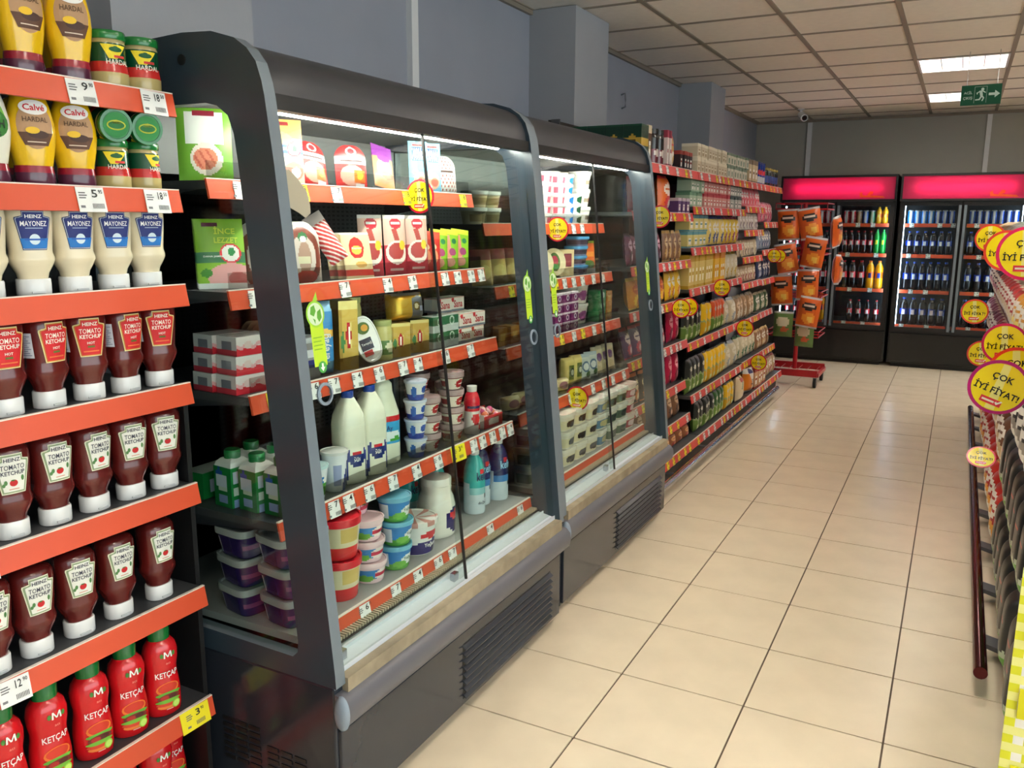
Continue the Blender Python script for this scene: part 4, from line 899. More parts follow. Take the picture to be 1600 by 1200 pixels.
r = empty('candy_box', (-.59, .915, Z4+.001), 'red and white open display box of wrapped sweets', 'box', rz=PI/2-.1)
obj('tray', MB().box(-.055, -.04, 0, .055, .04, .004, (200, 40, 40)).box(-.055, -.04, 0, .055, -.037, .045, (204, 40, 44)).box(-.055, .037, 0, .055, .04, .06, (204, 40, 44)).box(-.055, -.037, 0, -.052, .037, .05, (226, 214, 206)).box(.052, -.037, 0, .055, .037, .05, (226, 214, 206)).box(-.03, -.0412, .012, .03, -.04, .034, (230, 214, 206)).mesh('tray', CARD), r)
sw = MB().lathe([(0, 0), (.012, .004), (.016, .014), (.012, .024), (0, .028)], 10, art=art((236, 190, 190), ('r', -.2, 0, .1, 1, (226, 120, 80)), ('r', .2, 0, .4, 1, (200, 70, 120)))).mesh('wrapped_sweet', FILM, 50)
for q in range(10): o = obj('wrapped_sweet', sw, r, (-.036+.024*(q % 4)+jit(.004), -.02+.022*(q // 4), .022+.012*(q % 3))); o.rotation_euler = (jit(1), jit(1), jit(3))
p = pouch('cheese_block', 'cheese', .10, .06, .05, art((222, 206, 160), ('r', -.2, .3, .2, .7, (232, 224, 196))), p=6)
for k in range(3): p.put((-.72, .86+.0*k, Z4+.001+.055*k), 'plain yellow cheese block stacked behind the sweets box', 'plain yellow cheese blocks')
p.put((-.72, .955, Z4+.001), 'plain yellow cheese block stacked behind the sweets box', 'plain yellow cheese blocks')
# bottom deck
p = tub('purple_spread_tub', 'tub', .052, .060, .062, art((44, 30, 84), ('e', .12, .5, .1, .32, (110, 170, 60)), ('e', .12, .5, .07, .2, (40, 90, 160)), ('r', -.16, .4, .04, .6, (120, 60, 110)), ('r', .3, .1, .36, .8, (200, 200, 210)), ('r', -.36, .1, -.30, .8, (190, 190, 204))), (224, 230, 236), 1.25, 1.0, 5.0, .016, topart=art((150, 156, 160)))
for x, y, nm in ((-.555, -.118, 'front'), (-.70, -.12, 'back')): stack(p, x, y, Z5, 3, 'purple spread tub with white lid in the %s stack by the side window' % nm, 'purple spread tubs, %s stack' % nm, PI/2-.1)
p = tub('red_lid_tub', 'tub', .050, .060, .096, art((214, 202, 166), ('r', -.5, .0, .5, .36, (204, 36, 42)), ('r', .06, .2, .2, .95, (232, 224, 206)), ('r', .1, .35, .16, .6, (60, 60, 60)), ('r', -.12, .5, .04, .9, (206, 176, 100))), (206, 32, 46), lidh=.018)
stack(p, -.545, .035, Z5, 2, 'large tub with red lid in the stack beside the corner post', 'tubs with red lids')
p = tub('fruit_yoghurt_tub', 'tub', .040, .048, .052, art((232, 200, 206), ('r', -.5, .25, .5, .8, (60, 130, 196)), ('e', .02, .5, .12, .3, (240, 226, 220)), ('r', -.08, .42, .12, .58, (206, 50, 80)), ('e', -.2, .3, .1, .2, (110, 170, 70))), (238, 206, 210), lidh=.010, text=[('Kaymaklım', .004, .028, .05, (200, 40, 70), .011)])
stack(p, -.538, .157, Z5, 3, 'pink-lidded fruit yoghurt tub in the stack of yoghurts', 'pink-lidded yoghurt tubs')
p = tub('pink_yoghurt_tub', 'tub', .038, .049, .054, art((238, 190, 204), ('e', .02, .6, .07, .16, (60, 130, 70)), ('r', -.06, .28, .1, .44, (206, 60, 90))), (240, 200, 208), lidh=.010, text=[('Yoğurt', .0, .028, .045, (190, 60, 90), .012)])
p.put((-.588, .160, Z5+.1905), 'pale pink yoghurt tub on top of the pink-lidded stack', None)
p = tub('blue_yoghurt_tub', 'tub', .040, .048, .062, art((46, 128, 196), ('r', -.5, .0, .5, .32, (84, 160, 60)), ('e', .04, .5, .10, .26, (232, 238, 236)), ('r', -.35, .2, -.2, .85, (224, 230, 236)), ('e', -.08, .3, .08, .16, (110, 180, 70))), (110, 180, 206), lidh=.011, text=[('Yoğurt', .008, .034, .04, (30, 90, 60), .012)])
stack(p, -.525, .272, Z5, 3, 'blue and green yoghurt tub in the middle stack', 'blue and green yoghurt tubs')
p = tub('white_yoghurt_pail', 'tub', .056, .068, .095, art((232, 230, 226), ('f', lambda u, v: -.18 < u < .16 and .05 < v < .45+.5*u, (44, 40, 110)), ('e', .06, .66, .10, .12, (206, 40, 52)), ('r', -.3, .2, -.2, .7, (60, 60, 130))), (236, 234, 230), lidh=.012, topart=art((238, 234, 228), ('f', lambda u, v: math.sin(u*44) > .3, (206, 150, 140))), text=[('Yoğurt', .02, .03, .05, WH, .018)])
p.put((-.545, .40, Z5+.001), 'wide white yoghurt pail with purple and red print', None, PI/2-.4)
p = bottle('white_yoghurt_jug', 'bottle', [(0, 0), (.050, 0), (.056, .008), (.058, .05), (.058, .10), (.052, .13), (.044, .15), (.046, .16), (.046, .17)], art((236, 232, 220), ('e', .10, .34, .10, .26, (50, 44, 100)), ('e', .10, .44, .08, .08, (206, 40, 50))), [(.047, .168), (.05, .17), (.05, .19), (.048, .194), (0, .194)], (234, 230, 220), 1, 1, 2.6)
p.put((-.56, .545, Z5+.001), 'squat white jug with wide lid beside the yoghurt pail', None, PI/2-.4)
KF = [(0, 0), (.036, 0), (.038, .006), (.038, .135), (.035, .16), (.026, .188), (.016, .203), (.015, .209)]
KFC = [(.016, .207), (.0175, .209), (.0175, .232), (0, .233)]
kf = lambda a, b: art(a, ('f', lambda u, v: v < .34, (214, 226, 232)), ('f', lambda u, v: .34 <= v < .44, b), ('e', .05, .72, .06, .035, (206, 50, 60)), ('r', -.30, .3, -.18, .52, (206, 220, 226)), ('e', .10, .3, .03, .05, (40, 44, 60)))
p = bottle('kefir_bottle', 'bottle', KF, kf((56, 176, 172), (150, 206, 210)), KFC, (236, 236, 232), text=[('kefir', .012, .135, .05, (24, 40, 90), .03), ('doğal', .008, .04, .034, (60, 70, 90), .014)])
p.put((-.56, .79, Z5+.001), 'turquoise kefir bottle standing in front of the dark blue ones', None, PI/2-.45)
for x, y in ((-.64, .66), (-.68, .56), (-.70, .74)): p.put((x, y, Z5+.001), 'turquoise kefir bottle in the shade behind the white jug', 'shaded turquoise kefir bottles', PI/2-.3)
p = bottle('blue_kefir_bottle', 'bottle', KF, kf((26, 40, 92), (70, 130, 190)), KFC, (236, 236, 232), text=[('kefir', .012, .135, .05, (150, 200, 230), .03)])
for x, y in ((-.59, .88), (-.56, .96)): p.put((x, y, Z5+.001), 'dark blue kefir bottle with white cap', 'dark blue kefir bottles', PI/2-.45)
promo((-.655, .62, 1.552), .105, 'round yellow price disc on the sausage shelf of the first cabinet', 'price discs in the cabinets', clip=-.05)

# ------------------------------------------------------------------ goods in the second cabinet
Y1, Y2, Y3, Y4, Y5 = [s[0] for s in S2]
p = tub('pink_cream_cheese_tub', 'tub', .046, .050, .036, art((236, 224, 222), ('f', lambda u, v: math.sin(u*30) > .2 and .1 < v < .8, (206, 90, 110))), (240, 238, 234), 1.15, .9, 3, .008)
for y in (1.60, 1.745, 1.89): stack(p, -.785, y, Y1, 5, 'low white and pink cream cheese tub in the stacks under the lamp', 'pink cream cheese tubs')
p = tub('blue_cream_cheese_tub', 'tub', .034, .038, .036, art((226, 232, 236), ('e', .04, .5, .14, .42, (30, 120, 210))), (236, 238, 240), lidh=.008)
stack(p, -.775, 1.995, Y1, 5, 'small white and blue cream cheese tub', 'blue cream cheese tubs')
p = tub('green_cream_cheese_tub', 'tub', .036, .040, .038, art((230, 232, 226), ('e', .02, .5, .14, .42, (30, 90, 60))), (238, 238, 234), lidh=.008)
stack(p, -.775, 2.085, Y1, 3, 'small white and green cream cheese tub', 'green cream cheese tubs')
p = tub('tall_cheese_tub', 'tub', .042, .052, .068, art((236, 232, 222), ('r', -.1, .3, .1, .6, (150, 140, 120)), ('e', .05, .5, .04, .14, (200, 120, 100))), (242, 240, 234), lidh=.014)
stack(p, -.79, 2.195, Y1, 3, 'tall white cheese tub in the stack of three under the lamp', 'tall white cheese tubs')
p2 = tub('clear_cheese_tub', 'tub', .042, .050, .05, art((196, 184, 150), ('r', -.2, .2, .2, .7, (150, 130, 90))), (206, 204, 196), lidh=.012)
for y in (2.16, 2.28): stack(p2, -.93, y, Y1, 4, 'beige cheese tub at the far end of the upper shelf', 'beige cheese tubs')
for y in (1.20, 1.31): p2 and stack(p2, -.80, y, Y1, 2, 'beige cheese tub near the first cabinet', 'beige cheese tubs near the joint')
p = tub('round_cheese', 'cheese', .058, .058, .04, art((234, 216, 170)), (236, 220, 176), lidh=.004, topart=None)
ch = Decal().ell(0, .0, .03, .042, (84, 120, 50), 1, 20).ell(0, .006, .02, .022, (170, 30, 60), 2, 16).ell(0, -.02, .016, .012, (60, 130, 60), 3, 12)
chm = ch.to(MB(), lambda u, v, o: (u, v, .0432+o)).mesh('round_label', CARD)
for k, (x, y) in enumerate(((-.775, 1.70), (-.775, 1.83), (-.80, 1.57))):
    o = p.put((x, y, Y2+.062), 'round cream cheese wheel on edge with red and green label', 'cheese wheels on edge'); o.rotation_euler = (math.radians(80), 0, PI/2-.5); obj('round_label', chm, o)
p = carton('cream_gift_box', 'cheese', .085, .06, .12, art((232, 208, 158), ('r', -.2, .35, .34, .85, (120, 40, 60)), ('r', -.16, .4, .3, .8, (150, 60, 70))), top=(236, 216, 170))
p.put((-.76, 1.945, Y2+.001), 'cream cheese box with a dark red window', None, PI/2-.45)
p = tub('blue_lid_box', 'tub', .044, .048, .034, art((110, 120, 150), ('r', -.3, .2, .3, .8, (80, 60, 80))), (88, 166, 222), 1.15, .9, 5, .010)
stack(p, -.745, 2.065, Y2, 4, 'clear olive box with light blue lid', 'boxes with light blue lids')
p = pouch('orange_bag', 'food pack', .13, .155, .05, art((226, 96, 24), ('r', -.5, .93, .5, 1, (130, 160, 40)), ('e', .0, .25, .34, .14, (70, 110, 50)), ('r', -.3, .5, .3, .65, (240, 150, 60)), ('r', -.5, 0, .5, .14, (200, 206, 210))))
p.put((-.75, 2.20, Y2+.001), 'bright orange pouch on the second cheese shelf', None, PI/2-.4, .1)
p = pouch('grated_cheese_bag', 'cheese', .10, .14, .05, art((206, 170, 96), ('r', -.5, .7, .5, 1, (160, 60, 70)), ('e', 0, .35, .3, .2, (226, 200, 120))))
for y in (2.285,): p.put((-.83, y, Y2+.001), 'grated cheese bag with dark red top', 'grated cheese bags', PI/2-.4, .1)
for y in (1.20, 1.32, 1.43): p.put((-.76, y, Y1-.235+.001), 'golden grated cheese bag beside the cheese wheels', 'golden cheese bags', PI/2-.4, .15)
p = carton('purple_cheese_pack', 'cheese', .075, .06, .042, art((120, 34, 100), ('r', -.5, .8, .5, 1, (226, 214, 222)), ('e', .1, .45, .18, .3, (230, 220, 226)), ('e', .1, .45, .1, .18, (90, 50, 110))), FILM, top=(230, 222, 226))
for k in range(4):
    for y in (1.65, 1.735, 1.82): p.put((-.67, y, Y3+.001+k*.0428), 'purple and white portion cheese pack', 'purple cheese packs')
p = tub('beige_cheese_pail', 'tub', .046, .056, .085, art((226, 214, 200), ('e', -.05, .45, .09, .28, (150, 80, 130)), ('e', .12, .45, .06, .28, (140, 90, 120)), ('r', -.5, .86, .5, 1, (236, 230, 220))), (238, 234, 226), lidh=.010)
for y in (1.935, 2.062): stack(p, -.738, y, Y3, 2, 'beige pail of cheese with purple fruit print', 'beige cheese pails')
p = carton('green_cheese_pack', 'cheese', .08, .06, .05, art((40, 120, 70), ('e', 0, .5, .3, .3, (206, 220, 206))), FILM, top=(60, 140, 90))
for k in range(3): p.put((-.68, 2.18, Y3+.001+k*.0508), 'green cheese pack stacked near the far side panel', 'green cheese packs')
p = carton('amber_cheese_pack', 'cheese', .07, .06, .07, art((176, 112, 36), ('r', -.3, .3, .3, .7, (206, 160, 80))), FILM, top=(190, 130, 50))
for k in range(2): p.put((-.68, 2.27, Y3+.001+k*.0708), 'amber brown cheese pack at the far side panel', 'amber cheese packs')
for y in (1.2, 1.3, 1.42): p.put((-.70, y, Y3+.001), 'amber brown cheese pack near the first cabinet', 'amber cheese packs by the joint')
p = pouch('yellow_cheese_block', 'cheese', .07, .13, .05, art((232, 212, 130), ('f', lambda u, v: u > -.1 and v < .75, (110, 124, 50)), ('e', .2, .5, .2, .16, (40, 60, 40)), ('e', .2, .5, .12, .1, (206, 210, 190)), ('r', -.1, .05, .5, .25, (200, 180, 90))), p=7)
for y in (1.75, 1.84): p.put((-.645, y, Y4+.001), 'tall yellow cheese block with green label', 'tall yellow cheese blocks', PI/2-.4)
p = pouch('white_cheese_pouch', 'cheese', .085, .12, .04, art((206, 214, 206), ('e', .0, .5, .28, .22, (90, 120, 150)), ('e', .0, .5, .2, .14, (230, 234, 230)), ('e', .2, .2, .2, .12, (70, 110, 60)), ('r', -.5, .86, .5, 1, (170, 190, 200))))
for y in (1.945, 2.035): p.put((-.64, y, Y4+.001), 'white vacuum cheese pouch with round blue print', 'white cheese pouches', PI/2-.4, .12)
p = pouch('tan_cheese_pouch', 'cheese', .08, .13, .03, art((206, 190, 150), ('e', 0, .6, .22, .16, (110, 70, 120)), ('r', -.5, .9, .5, 1, (190, 180, 150))))
for y in (2.13, 2.20, 2.27): p.put((-.64, y, Y4+.001), 'tan cheese pouch with purple oval', 'tan cheese pouches', PI/2-.4, .2)
p = pouch('flat_cheese_block', 'cheese', .09, .055, .05, art((226, 206, 156), ('e', 0, .5, .3, .3, (160, 110, 120))), p=7)
for k in range(2):
    for y in (1.54, 1.645): p.put((-.63, y, Y4+.001+k*.0), 'low pale cheese block at the front of the fourth shelf', 'low pale cheese blocks', PI/2-.3) if k == 0 else p.put((-.70, y, Y4+.001), 'low pale cheese block in the second row of the fourth shelf', 'low pale cheese blocks behind', PI/2-.3)
for y in (1.2, 1.3, 1.42): p.put((-.64, y, Y4+.001), 'low pale cheese block close to the joint of the cabinets', 'low pale cheese blocks by the joint', PI/2-.3)
def ctub(nm, c1, c2, lid): return tub(nm, 'tub', .046, .052, .063, art((232, 226, 206), ('r', -.5, .1, .5, .75, c1), ('e', .02, .45, .07, .24, c2), ('r', .28, .1, .34, .75, (236, 236, 230)), ('r', -.34, .1, -.28, .75, (236, 236, 230))), lid, 1.1, .85, 5, .012)
pa = ctub('oval_logo_cheese_tub', (228, 218, 180), (30, 26, 30), (238, 234, 220)); pb = ctub('blue_cheese_tub', (90, 130, 160), (200, 190, 140), (236, 236, 228)); pc = ctub('olive_cheese_tub', (90, 110, 90), (60, 80, 70), (236, 236, 228)); pd_ = ctub('red_cheese_tub', (176, 70, 80), (230, 200, 200), (236, 214, 206))
for y in (1.49, 1.615, 1.74): stack(pa, -.545, y, Y5, 3, 'cream cheese tub with black oval mark', 'cream tubs with black ovals')
stack(pb, -.545, 1.865, Y5, 3, 'white cheese tub with steel blue sides', 'steel blue cheese tubs')
stack(pb, -.67, 1.865, Y5, 3, 'white cheese tub with steel blue sides in the second row', 'steel blue cheese tubs behind')
stack(pc, -.545, 1.99, Y5, 3, 'white cheese tub with grey green sides', 'grey green cheese tubs')
stack(pc, -.545, 2.115, Y5, 3, 'white cheese tub with grey green sides and dark picture beside the red ones', 'second grey green stack')
stack(pd_, -.545, 2.24, Y5, 3, 'white cheese tub with red sides', 'red cheese tubs')
for y in (1.20, 1.32): stack(pc, -.56, y, Y5, 3, 'white and green cheese tub next to the joint of the cabinets', 'tubs by the joint')
promo((-.675, 1.70, 1.445), .105, 'round yellow price disc on the upper shelf of the second cabinet', 'price discs in the cabinets', clip=-.05)
promo((-.525, 1.60, .735), .105, 'round yellow price disc above the cheese tubs in the second cabinet', 'price discs in the cabinets', clip=-.04)

# ================================================================== RED-LIPPED GROCERY SHELVING (left, beyond the cabinets)
gr = empty('grocery_shelf_unit', (-.85, 4.3, 0), 'long grocery shelving with red price lips and chrome bumper rail', 'shelving')
BAYS = [(2.42, 3.48), (3.49, 4.89), (4.90, 5.60), (5.61, 6.18)]
wbox('back_panel', gr, BLACK, -1.07, 2.42, 0, -1.045, 6.18, 1.99)
for y in (2.41, 3.485, 4.895, 5.605, 6.185): wbox('upright', gr, SHELFM, -1.045, y-.006, 0, -1.0, y+.006, 1.99)
BZ = [[1.774, 1.527, 1.25, 1.016, .757, .495, .292, .155], [1.774, 1.570, 1.32, 1.066, .722, .393, .155], [1.774, 1.597, 1.418, 1.212, 1.01, .716, .40, .155], [1.774, 1.48, 1.25, 1.0, .72, .40, .155]]
GXF = -.60
for (ya, yb), zs in zip(BAYS, BZ):
    for k, z in enumerate(zs):
        xf = -.485 if k == len(zs)-1 else (GXF if k < len(zs)-2 else -.56)
        if k == 0: xf = -.58
        tags = []; y = ya+.06
        while y < yb-.04: tags.append((y, FT_Y if random.random() < .35 else random.choice(FT_W))); y += random.uniform(.07, .2)
        shelf(gr, -1.045, xf, ya, yb, z, REDLIP, tags, .02, .044)
wbox('plinth', gr, BLACK, -1.0, 2.42, 0, -.52, 6.18, .10)
for y in (2.9, 3.6, 4.3, 5.0, 5.6): wpart('rail_bracket', MB().box(-.52, y-.02, .05, -.425, y+.02, .058), BUMP, gr)
rl = wpart('bumper_rail', MB().tube([(-.42, 2.46, .085), (-.42, 5.68, .085)], .022, 14), CHROME, gr, 50)

def gput(p, ys, x, z, label, group, rz=PI/2, lean=0.0, j=.06, **k):
    for y in ys: p.put((x+jit(.006), y, z+.0008), label, group, rz+jit(j), lean, **k)
def rng(a, b, n): return [a+(b-a)*(i+.5)/n for i in range(n)]
def bagart(c, c2, c3=(236, 232, 224)): return art(c, ('r', -.5, .9, .5, 1, c2), ('e', 0, .62, .32, .16, c3), ('r', -.24, .58, .24, .66, c), ('e', .05, .27, .34, .18, c2), ('e', .1, .25, .16, .09, c3), ('r', -.5, 0, .5, .06, c2))
def bag(nm, w, h, d, c, c2, c3=(236, 232, 224), cat='food pack', mat=None): return pouch(nm, cat, w, h, d, bagart(c, c2, c3), mat, nu=16, nv=20)
def bx(nm, w, d, h, c, c2, c3=(236, 232, 224), cat='box', mat=None): return carton(nm, cat, w, d, h, art(c, ('r', -.5, .78, .5, .95, c2), ('e', 0, .42, .3, .22, c3), ('r', -.2, .38, .2, .46, c2), ('r', -.5, 0, .5, .08, c2)), mat, top=c, nu=8, nv=10)
# --- top boards
p = carton('green_tea_box', 'box', .098, .11, .19, art((10, 52, 36), ('r', -.5, .46, .5, .66, (196, 160, 60)), ('f', lambda u, v: .66 <= v < .66+.09*(1-abs(u)*4), (190, 152, 56)), ('r', -.2, .51, .2, .60, (90, 70, 24)), ('r', -.5, .94, .5, 1, (24, 74, 52))), FILM, top=(14, 58, 42), nu=16, nv=20)
for k, x in enumerate((-.665, -.765, -.865, -.965)): p.put((x, 2.62+.0*k, 1.776), 'dark green tea box with gold band on top of the grocery shelving', 'dark green tea boxes', 0.0)
p = bx('brown_cocoa_box', .05, .09, .20, (92, 62, 44), (206, 190, 160)); gput(p, (2.74,), -.67, 1.774, 'narrow brown cocoa box beside the green tea boxes', None)
p = bottle('dark_coffee_jar', 'jar', [(0, 0), (.036, 0), (.038, .006), (.038, .15), (.032, .165)], art((30, 22, 22), ('r', -.5, .1, .5, .5, (120, 50, 60)), ('e', 0, .4, .12, .14, (226, 206, 196))), [(.033, .163), (.036, .165), (.036, .19), (0, .192)], (18, 16, 16), n=16)
gput(p, (2.83, 2.92), -.65, 1.774, 'dark instant coffee jar with black lid on the top board', 'dark coffee jars')
p = bx('white_stick_box', .028, .06, .20, (226, 206, 200), (150, 50, 70)); gput(p, (3.0, 3.05), -.645, 1.774, 'slim white and pink coffee stick box standing upright', 'slim coffee stick boxes')
p = bag('red_creamer_pouch', .12, .21, .06, (214, 60, 64), (240, 224, 214), (206, 160, 90)); gput(p, (3.14,), -.65, 1.774, 'large red and white creamer pouch on the top board', None, lean=.05)
p = bx('small_dark_box', .05, .06, .11, (40, 26, 30), (150, 60, 50)); gput(p, rng(3.22, 3.48, 4), -.64, 1.774, 'small dark coffee box on the top board', 'small dark coffee boxes')
p = bx('beige_tea_box', .075, .10, .085, (198, 184, 158), (222, 212, 190), (160, 140, 110))
for k in range(2): gput(p, rng(3.5, 4.25, 9), -.64, 1.774+k*.0865, 'beige herbal tea box stacked two high on the top board', 'beige tea boxes', j=.02)
p = bx('sage_tea_box', .075, .10, .085, (206, 202, 184), (110, 130, 110), (120, 140, 120))
for k in range(2): gput(p, rng(4.26, 4.88, 7), -.64, 1.774+k*.0865, 'pale sage green tea box stacked two high on the top board', 'sage tea boxes', j=.02)
p = bx('tan_filter_box', .09, .10, .17, (196, 176, 140), (120, 100, 80)); gput(p, rng(4.92, 5.25, 3), -.64, 1.774, 'tan filter paper box past the tea boxes', 'tan filter boxes', j=.02)
p = bottle('blue_tin', 'can', [(0, 0), (.042, 0), (.042, .16)], art((40, 60, 140), ('r', -.5, .1, .5, .4, (220, 220, 226)), ('e', 0, .6, .12, .14, (200, 50, 60))), [(.043, .16), (.043, .175), (0, .176)], (60, 70, 130), n=16); gput(p, rng(5.28, 5.6, 3), -.64, 1.774, 'blue and white tin on the top board', 'blue tins')
p = bottle('dark_glass_jar', 'jar', [(0, 0), (.04, 0), (.042, .005), (.042, .12), (.036, .13)], art((40, 46, 40), ('r', -.5, .2, .5, .7, (60, 80, 140)), ('e', .1, .5, .1, .2, (220, 220, 200))), [(.037, .13), (.04, .132), (.04, .15), (0, .151)], (150, 130, 60), n=16); gput(p, rng(5.62, 6.1, 5), -.64, 1.774, 'dark glass jar with gold lid at the end of the top board', 'dark glass jars')
# --- bay one (next to the second cabinet)
b1 = BZ[0]
p = bag('dark_red_coffee_bag', .10, .18, .05, (92, 22, 40), (150, 40, 60), (200, 170, 160)); gput(p, rng(2.5, 2.85, 3), -.66, b1[1], 'dark red coffee bag on the first bay of shelving', 'dark red coffee bags', lean=.08)
p = bag('orange_creamer_bag', .17, .21, .08, (222, 104, 32), (206, 40, 44), (240, 226, 214)); gput(p, (3.08,), -.655, b1[1], 'big orange and red creamer bag', None, lean=.05)
p = bag('grey_creamer_bag', .12, .2, .05, (150, 140, 136), (200, 130, 70)); gput(p, (2.915,), -.68, b1[1], 'grey creamer bag beside the big orange one', None, lean=.05)
p = bx('small_violet_box', .06, .08, .09, (96, 60, 110), (200, 180, 190)); gput(p, rng(3.22, 3.46, 3), -.65, b1[1], 'small violet box right of the orange creamer bag', 'small violet boxes')
p = bag('maroon_wafer_bag', .09, .17, .04, (104, 24, 60), (60, 14, 40), (220, 180, 200)); gput(p, rng(2.5, 3.1, 6), -.66, b1[2], 'maroon chocolate wafer bag', 'maroon wafer bags', lean=.12)
p = bag('brown_wafer_bag', .07, .18, .04, (120, 82, 52), (190, 150, 90), (206, 180, 140)); gput(p, rng(3.1, 3.47, 4), -.66, b1[2], 'brown and gold wafer bag', 'brown wafer bags', lean=.06)
p = bag('gold_snack_bag', .13, .17, .07, (214, 130, 40), (240, 190, 60), (180, 70, 30)); gput(p, rng(2.55, 3.15, 4), -.66, b1[3], 'shiny gold snack bag', 'shiny gold snack bags', lean=.15)
p = bag('yellow_snack_bag', .09, .18, .05, (226, 184, 40), (206, 120, 40)); gput(p, rng(3.17, 3.47, 3), -.66, b1[3], 'yellow snack bag in the first bay', 'yellow snack bags', lean=.08)
p = bag('violet_nut_bag', .12, .17, .05, (70, 34, 84), (190, 40, 60), (226, 200, 190)); gput(p, rng(2.5, 3.2, 5), -.65, b1[4], 'violet and red nut bag leaning back', 'violet nut bags', lean=.25)
p = bag('magenta_nut_bag', .10, .2, .05, (176, 24, 66), (120, 14, 50), (226, 160, 170)); gput(p, rng(3.24, 3.47, 2), -.66, b1[4], 'magenta nut bag right of the violet nut bags', 'magenta nut bags', lean=.05)
gput(p, rng(3.24, 3.47, 2), -.65, b1[5], 'magenta nut bag on the board below', 'lower magenta nut bags', lean=.05)
p = bag('dark_seed_bag', .10, .17, .04, (44, 38, 36), (206, 110, 50), (226, 200, 160)); gput(p, rng(2.5, 3.2, 6), -.64, b1[5], 'dark sunflower seed bag with orange stripe', 'dark seed bags', lean=.12)
p = bag('clear_nut_bag', .11, .16, .05, (120, 86, 62), (70, 50, 46), (200, 170, 140)); gput(p, rng(2.5, 3.45, 7), -.62, b1[6], 'clear bag of brown nuts near the floor', 'clear nut bags', lean=.2)
p = bag('copper_nut_bag', .11, .11, .05, (130, 80, 50), (150, 40, 40), (210, 160, 110)); gput(p, rng(2.5, 3.45, 7), -.56, b1[7], 'low copper coloured nut bag on the bottom board', 'copper nut bags', lean=.1, scale=(1, 1, .78))
# --- bay two
b2 = BZ[1]
for c, c2, ys, nm in (((176, 196, 170), (110, 150, 120), rng(3.5, 3.8, 4), 'mint'), ((214, 150, 140), (190, 60, 70), rng(3.81, 4.5, 9), 'pink'), ((186, 190, 180), (60, 80, 80), rng(4.51, 4.88, 5), 'grey')):
    p = bx(nm+'_fruit_tea_box', .068, .09, .088, c, c2)
    for k in range(2): gput(p, ys, -.668, b2[1]+k*.0895, nm+' fruit tea box stacked two high', nm+' fruit tea boxes', j=.02)
for c, c2, ys, nm in (((222, 206, 130), (96, 150, 160), rng(3.5, 3.95, 4), 'cream and teal'),):
    p = bx('sugar_box', .10, .09, .10, c, c2)
    for k in range(2): gput(p, ys, -.668, b2[2]+k*.1015, nm+' sugar box stacked two high', 'sugar boxes', j=.02)
p = bag('flour_bag_small', .10, .20, .06, (226, 200, 110), (70, 80, 130), (236, 230, 220)); gput(p, rng(3.98, 4.4, 4), -.65, b2[2], 'small yellow flour bag', 'small yellow flour bags', lean=.03)
p = bag('yellow_starch_bag', .10, .20, .06, (222, 190, 60), (150, 60, 90), (236, 232, 226)); gput(p, rng(4.42, 4.87, 4), -.65, b2[2], 'yellow starch bag with mauve disc', 'yellow starch bags', lean=.03)
p = bx('yellow_noodle_box', .07, .08, .21, (214, 190, 110), (190, 150, 40), (240, 234, 210)); gput(p, rng(3.5, 4.1, 8), -.65, b2[3], 'tall pale yellow pasta pack', 'pale yellow pasta packs', j=.04)
p = bx('gold_noodle_box', .07, .08, .21, (226, 176, 40), (206, 130, 30)); gput(p, rng(4.11, 4.4, 4), -.65, b2[3], 'tall golden pasta pack', 'golden pasta packs', j=.04)
p = bag('white_rice_bag', .11, .2, .06, (214, 206, 180), (190, 160, 60), (226, 220, 206)); gput(p, rng(4.42, 4.87, 4), -.65, b2[3], 'off-white rice bag in the middle bay', 'off-white rice bags', lean=.05)
def cof(nm, c, c2): return pouch(nm, 'food pack', .085, .225, .06, art(c, ('r', -.5, .0, .5, .42, c2), ('f', lambda u, v: abs(v-.42-.03*math.sin(u*12)) < .03, (150, 170, 120)), ('e', 0, .72, .26, .07, (206, 206, 196)), ('r', -.3, .12, .3, .26, (190, 206, 150)), ('r', -.5, .95, .5, 1, (60, 60, 60))), nu=14, nv=24, p=5)
pk, py_, po_, pg_ = cof('black_tea_pack', (32, 36, 34), (96, 130, 54)), cof('yellow_tea_pack', (232, 190, 30), (206, 160, 24)), cof('orange_tea_pack', (206, 80, 30), (90, 130, 50)), cof('green_tea_pack', (48, 96, 48), (110, 150, 60))
gput(pk, rng(3.52, 3.9, 4), -.645, b2[4], 'black and green tea pack on the middle board', 'black tea packs, middle board')
gput(py_, rng(3.93, 4.14, 2), -.645, b2[4], 'yellow tea pack on the middle board', 'yellow tea packs, middle board')
gput(po_, rng(4.17, 4.5, 4), -.645, b2[4], 'orange and green tea pack on the middle board', 'orange tea packs')
p = bag('white_tea_sack', .16, .2, .09, (206, 196, 170), (150, 160, 170), (226, 220, 206)); gput(p, rng(4.51, 4.88, 2), -.65, b2[4], 'white sack with grey print on the middle board', 'white sacks, middle board', lean=.1)
gput(pk, rng(3.52, 3.9, 4), -.615, b2[5], 'black and green tea pack on the lower board', 'black tea packs, lower board')
gput(py_, rng(3.92, 4.5, 6), -.615, b2[5], 'yellow and green tea pack on the lower board', 'yellow tea packs, lower board')
gput(p, rng(4.51, 4.88, 2), -.62, b2[5], 'white sack with grey print on the lower board', 'white sacks, lower board', lean=.1)
gput(pk, rng(3.52, 3.95, 5), -.545, b2[6], 'black and green tea pack on the bottom board', 'black tea packs, bottom board', scale=.84)
gput(pg_, rng(3.97, 4.25, 3), -.545, b2[6], 'dark green tea pack on the bottom board', 'dark green tea packs', scale=.84)
gput(py_, rng(4.27, 4.5, 3), -.545, b2[6], 'yellow tea pack on the bottom board', 'yellow tea packs, bottom board', scale=.84)
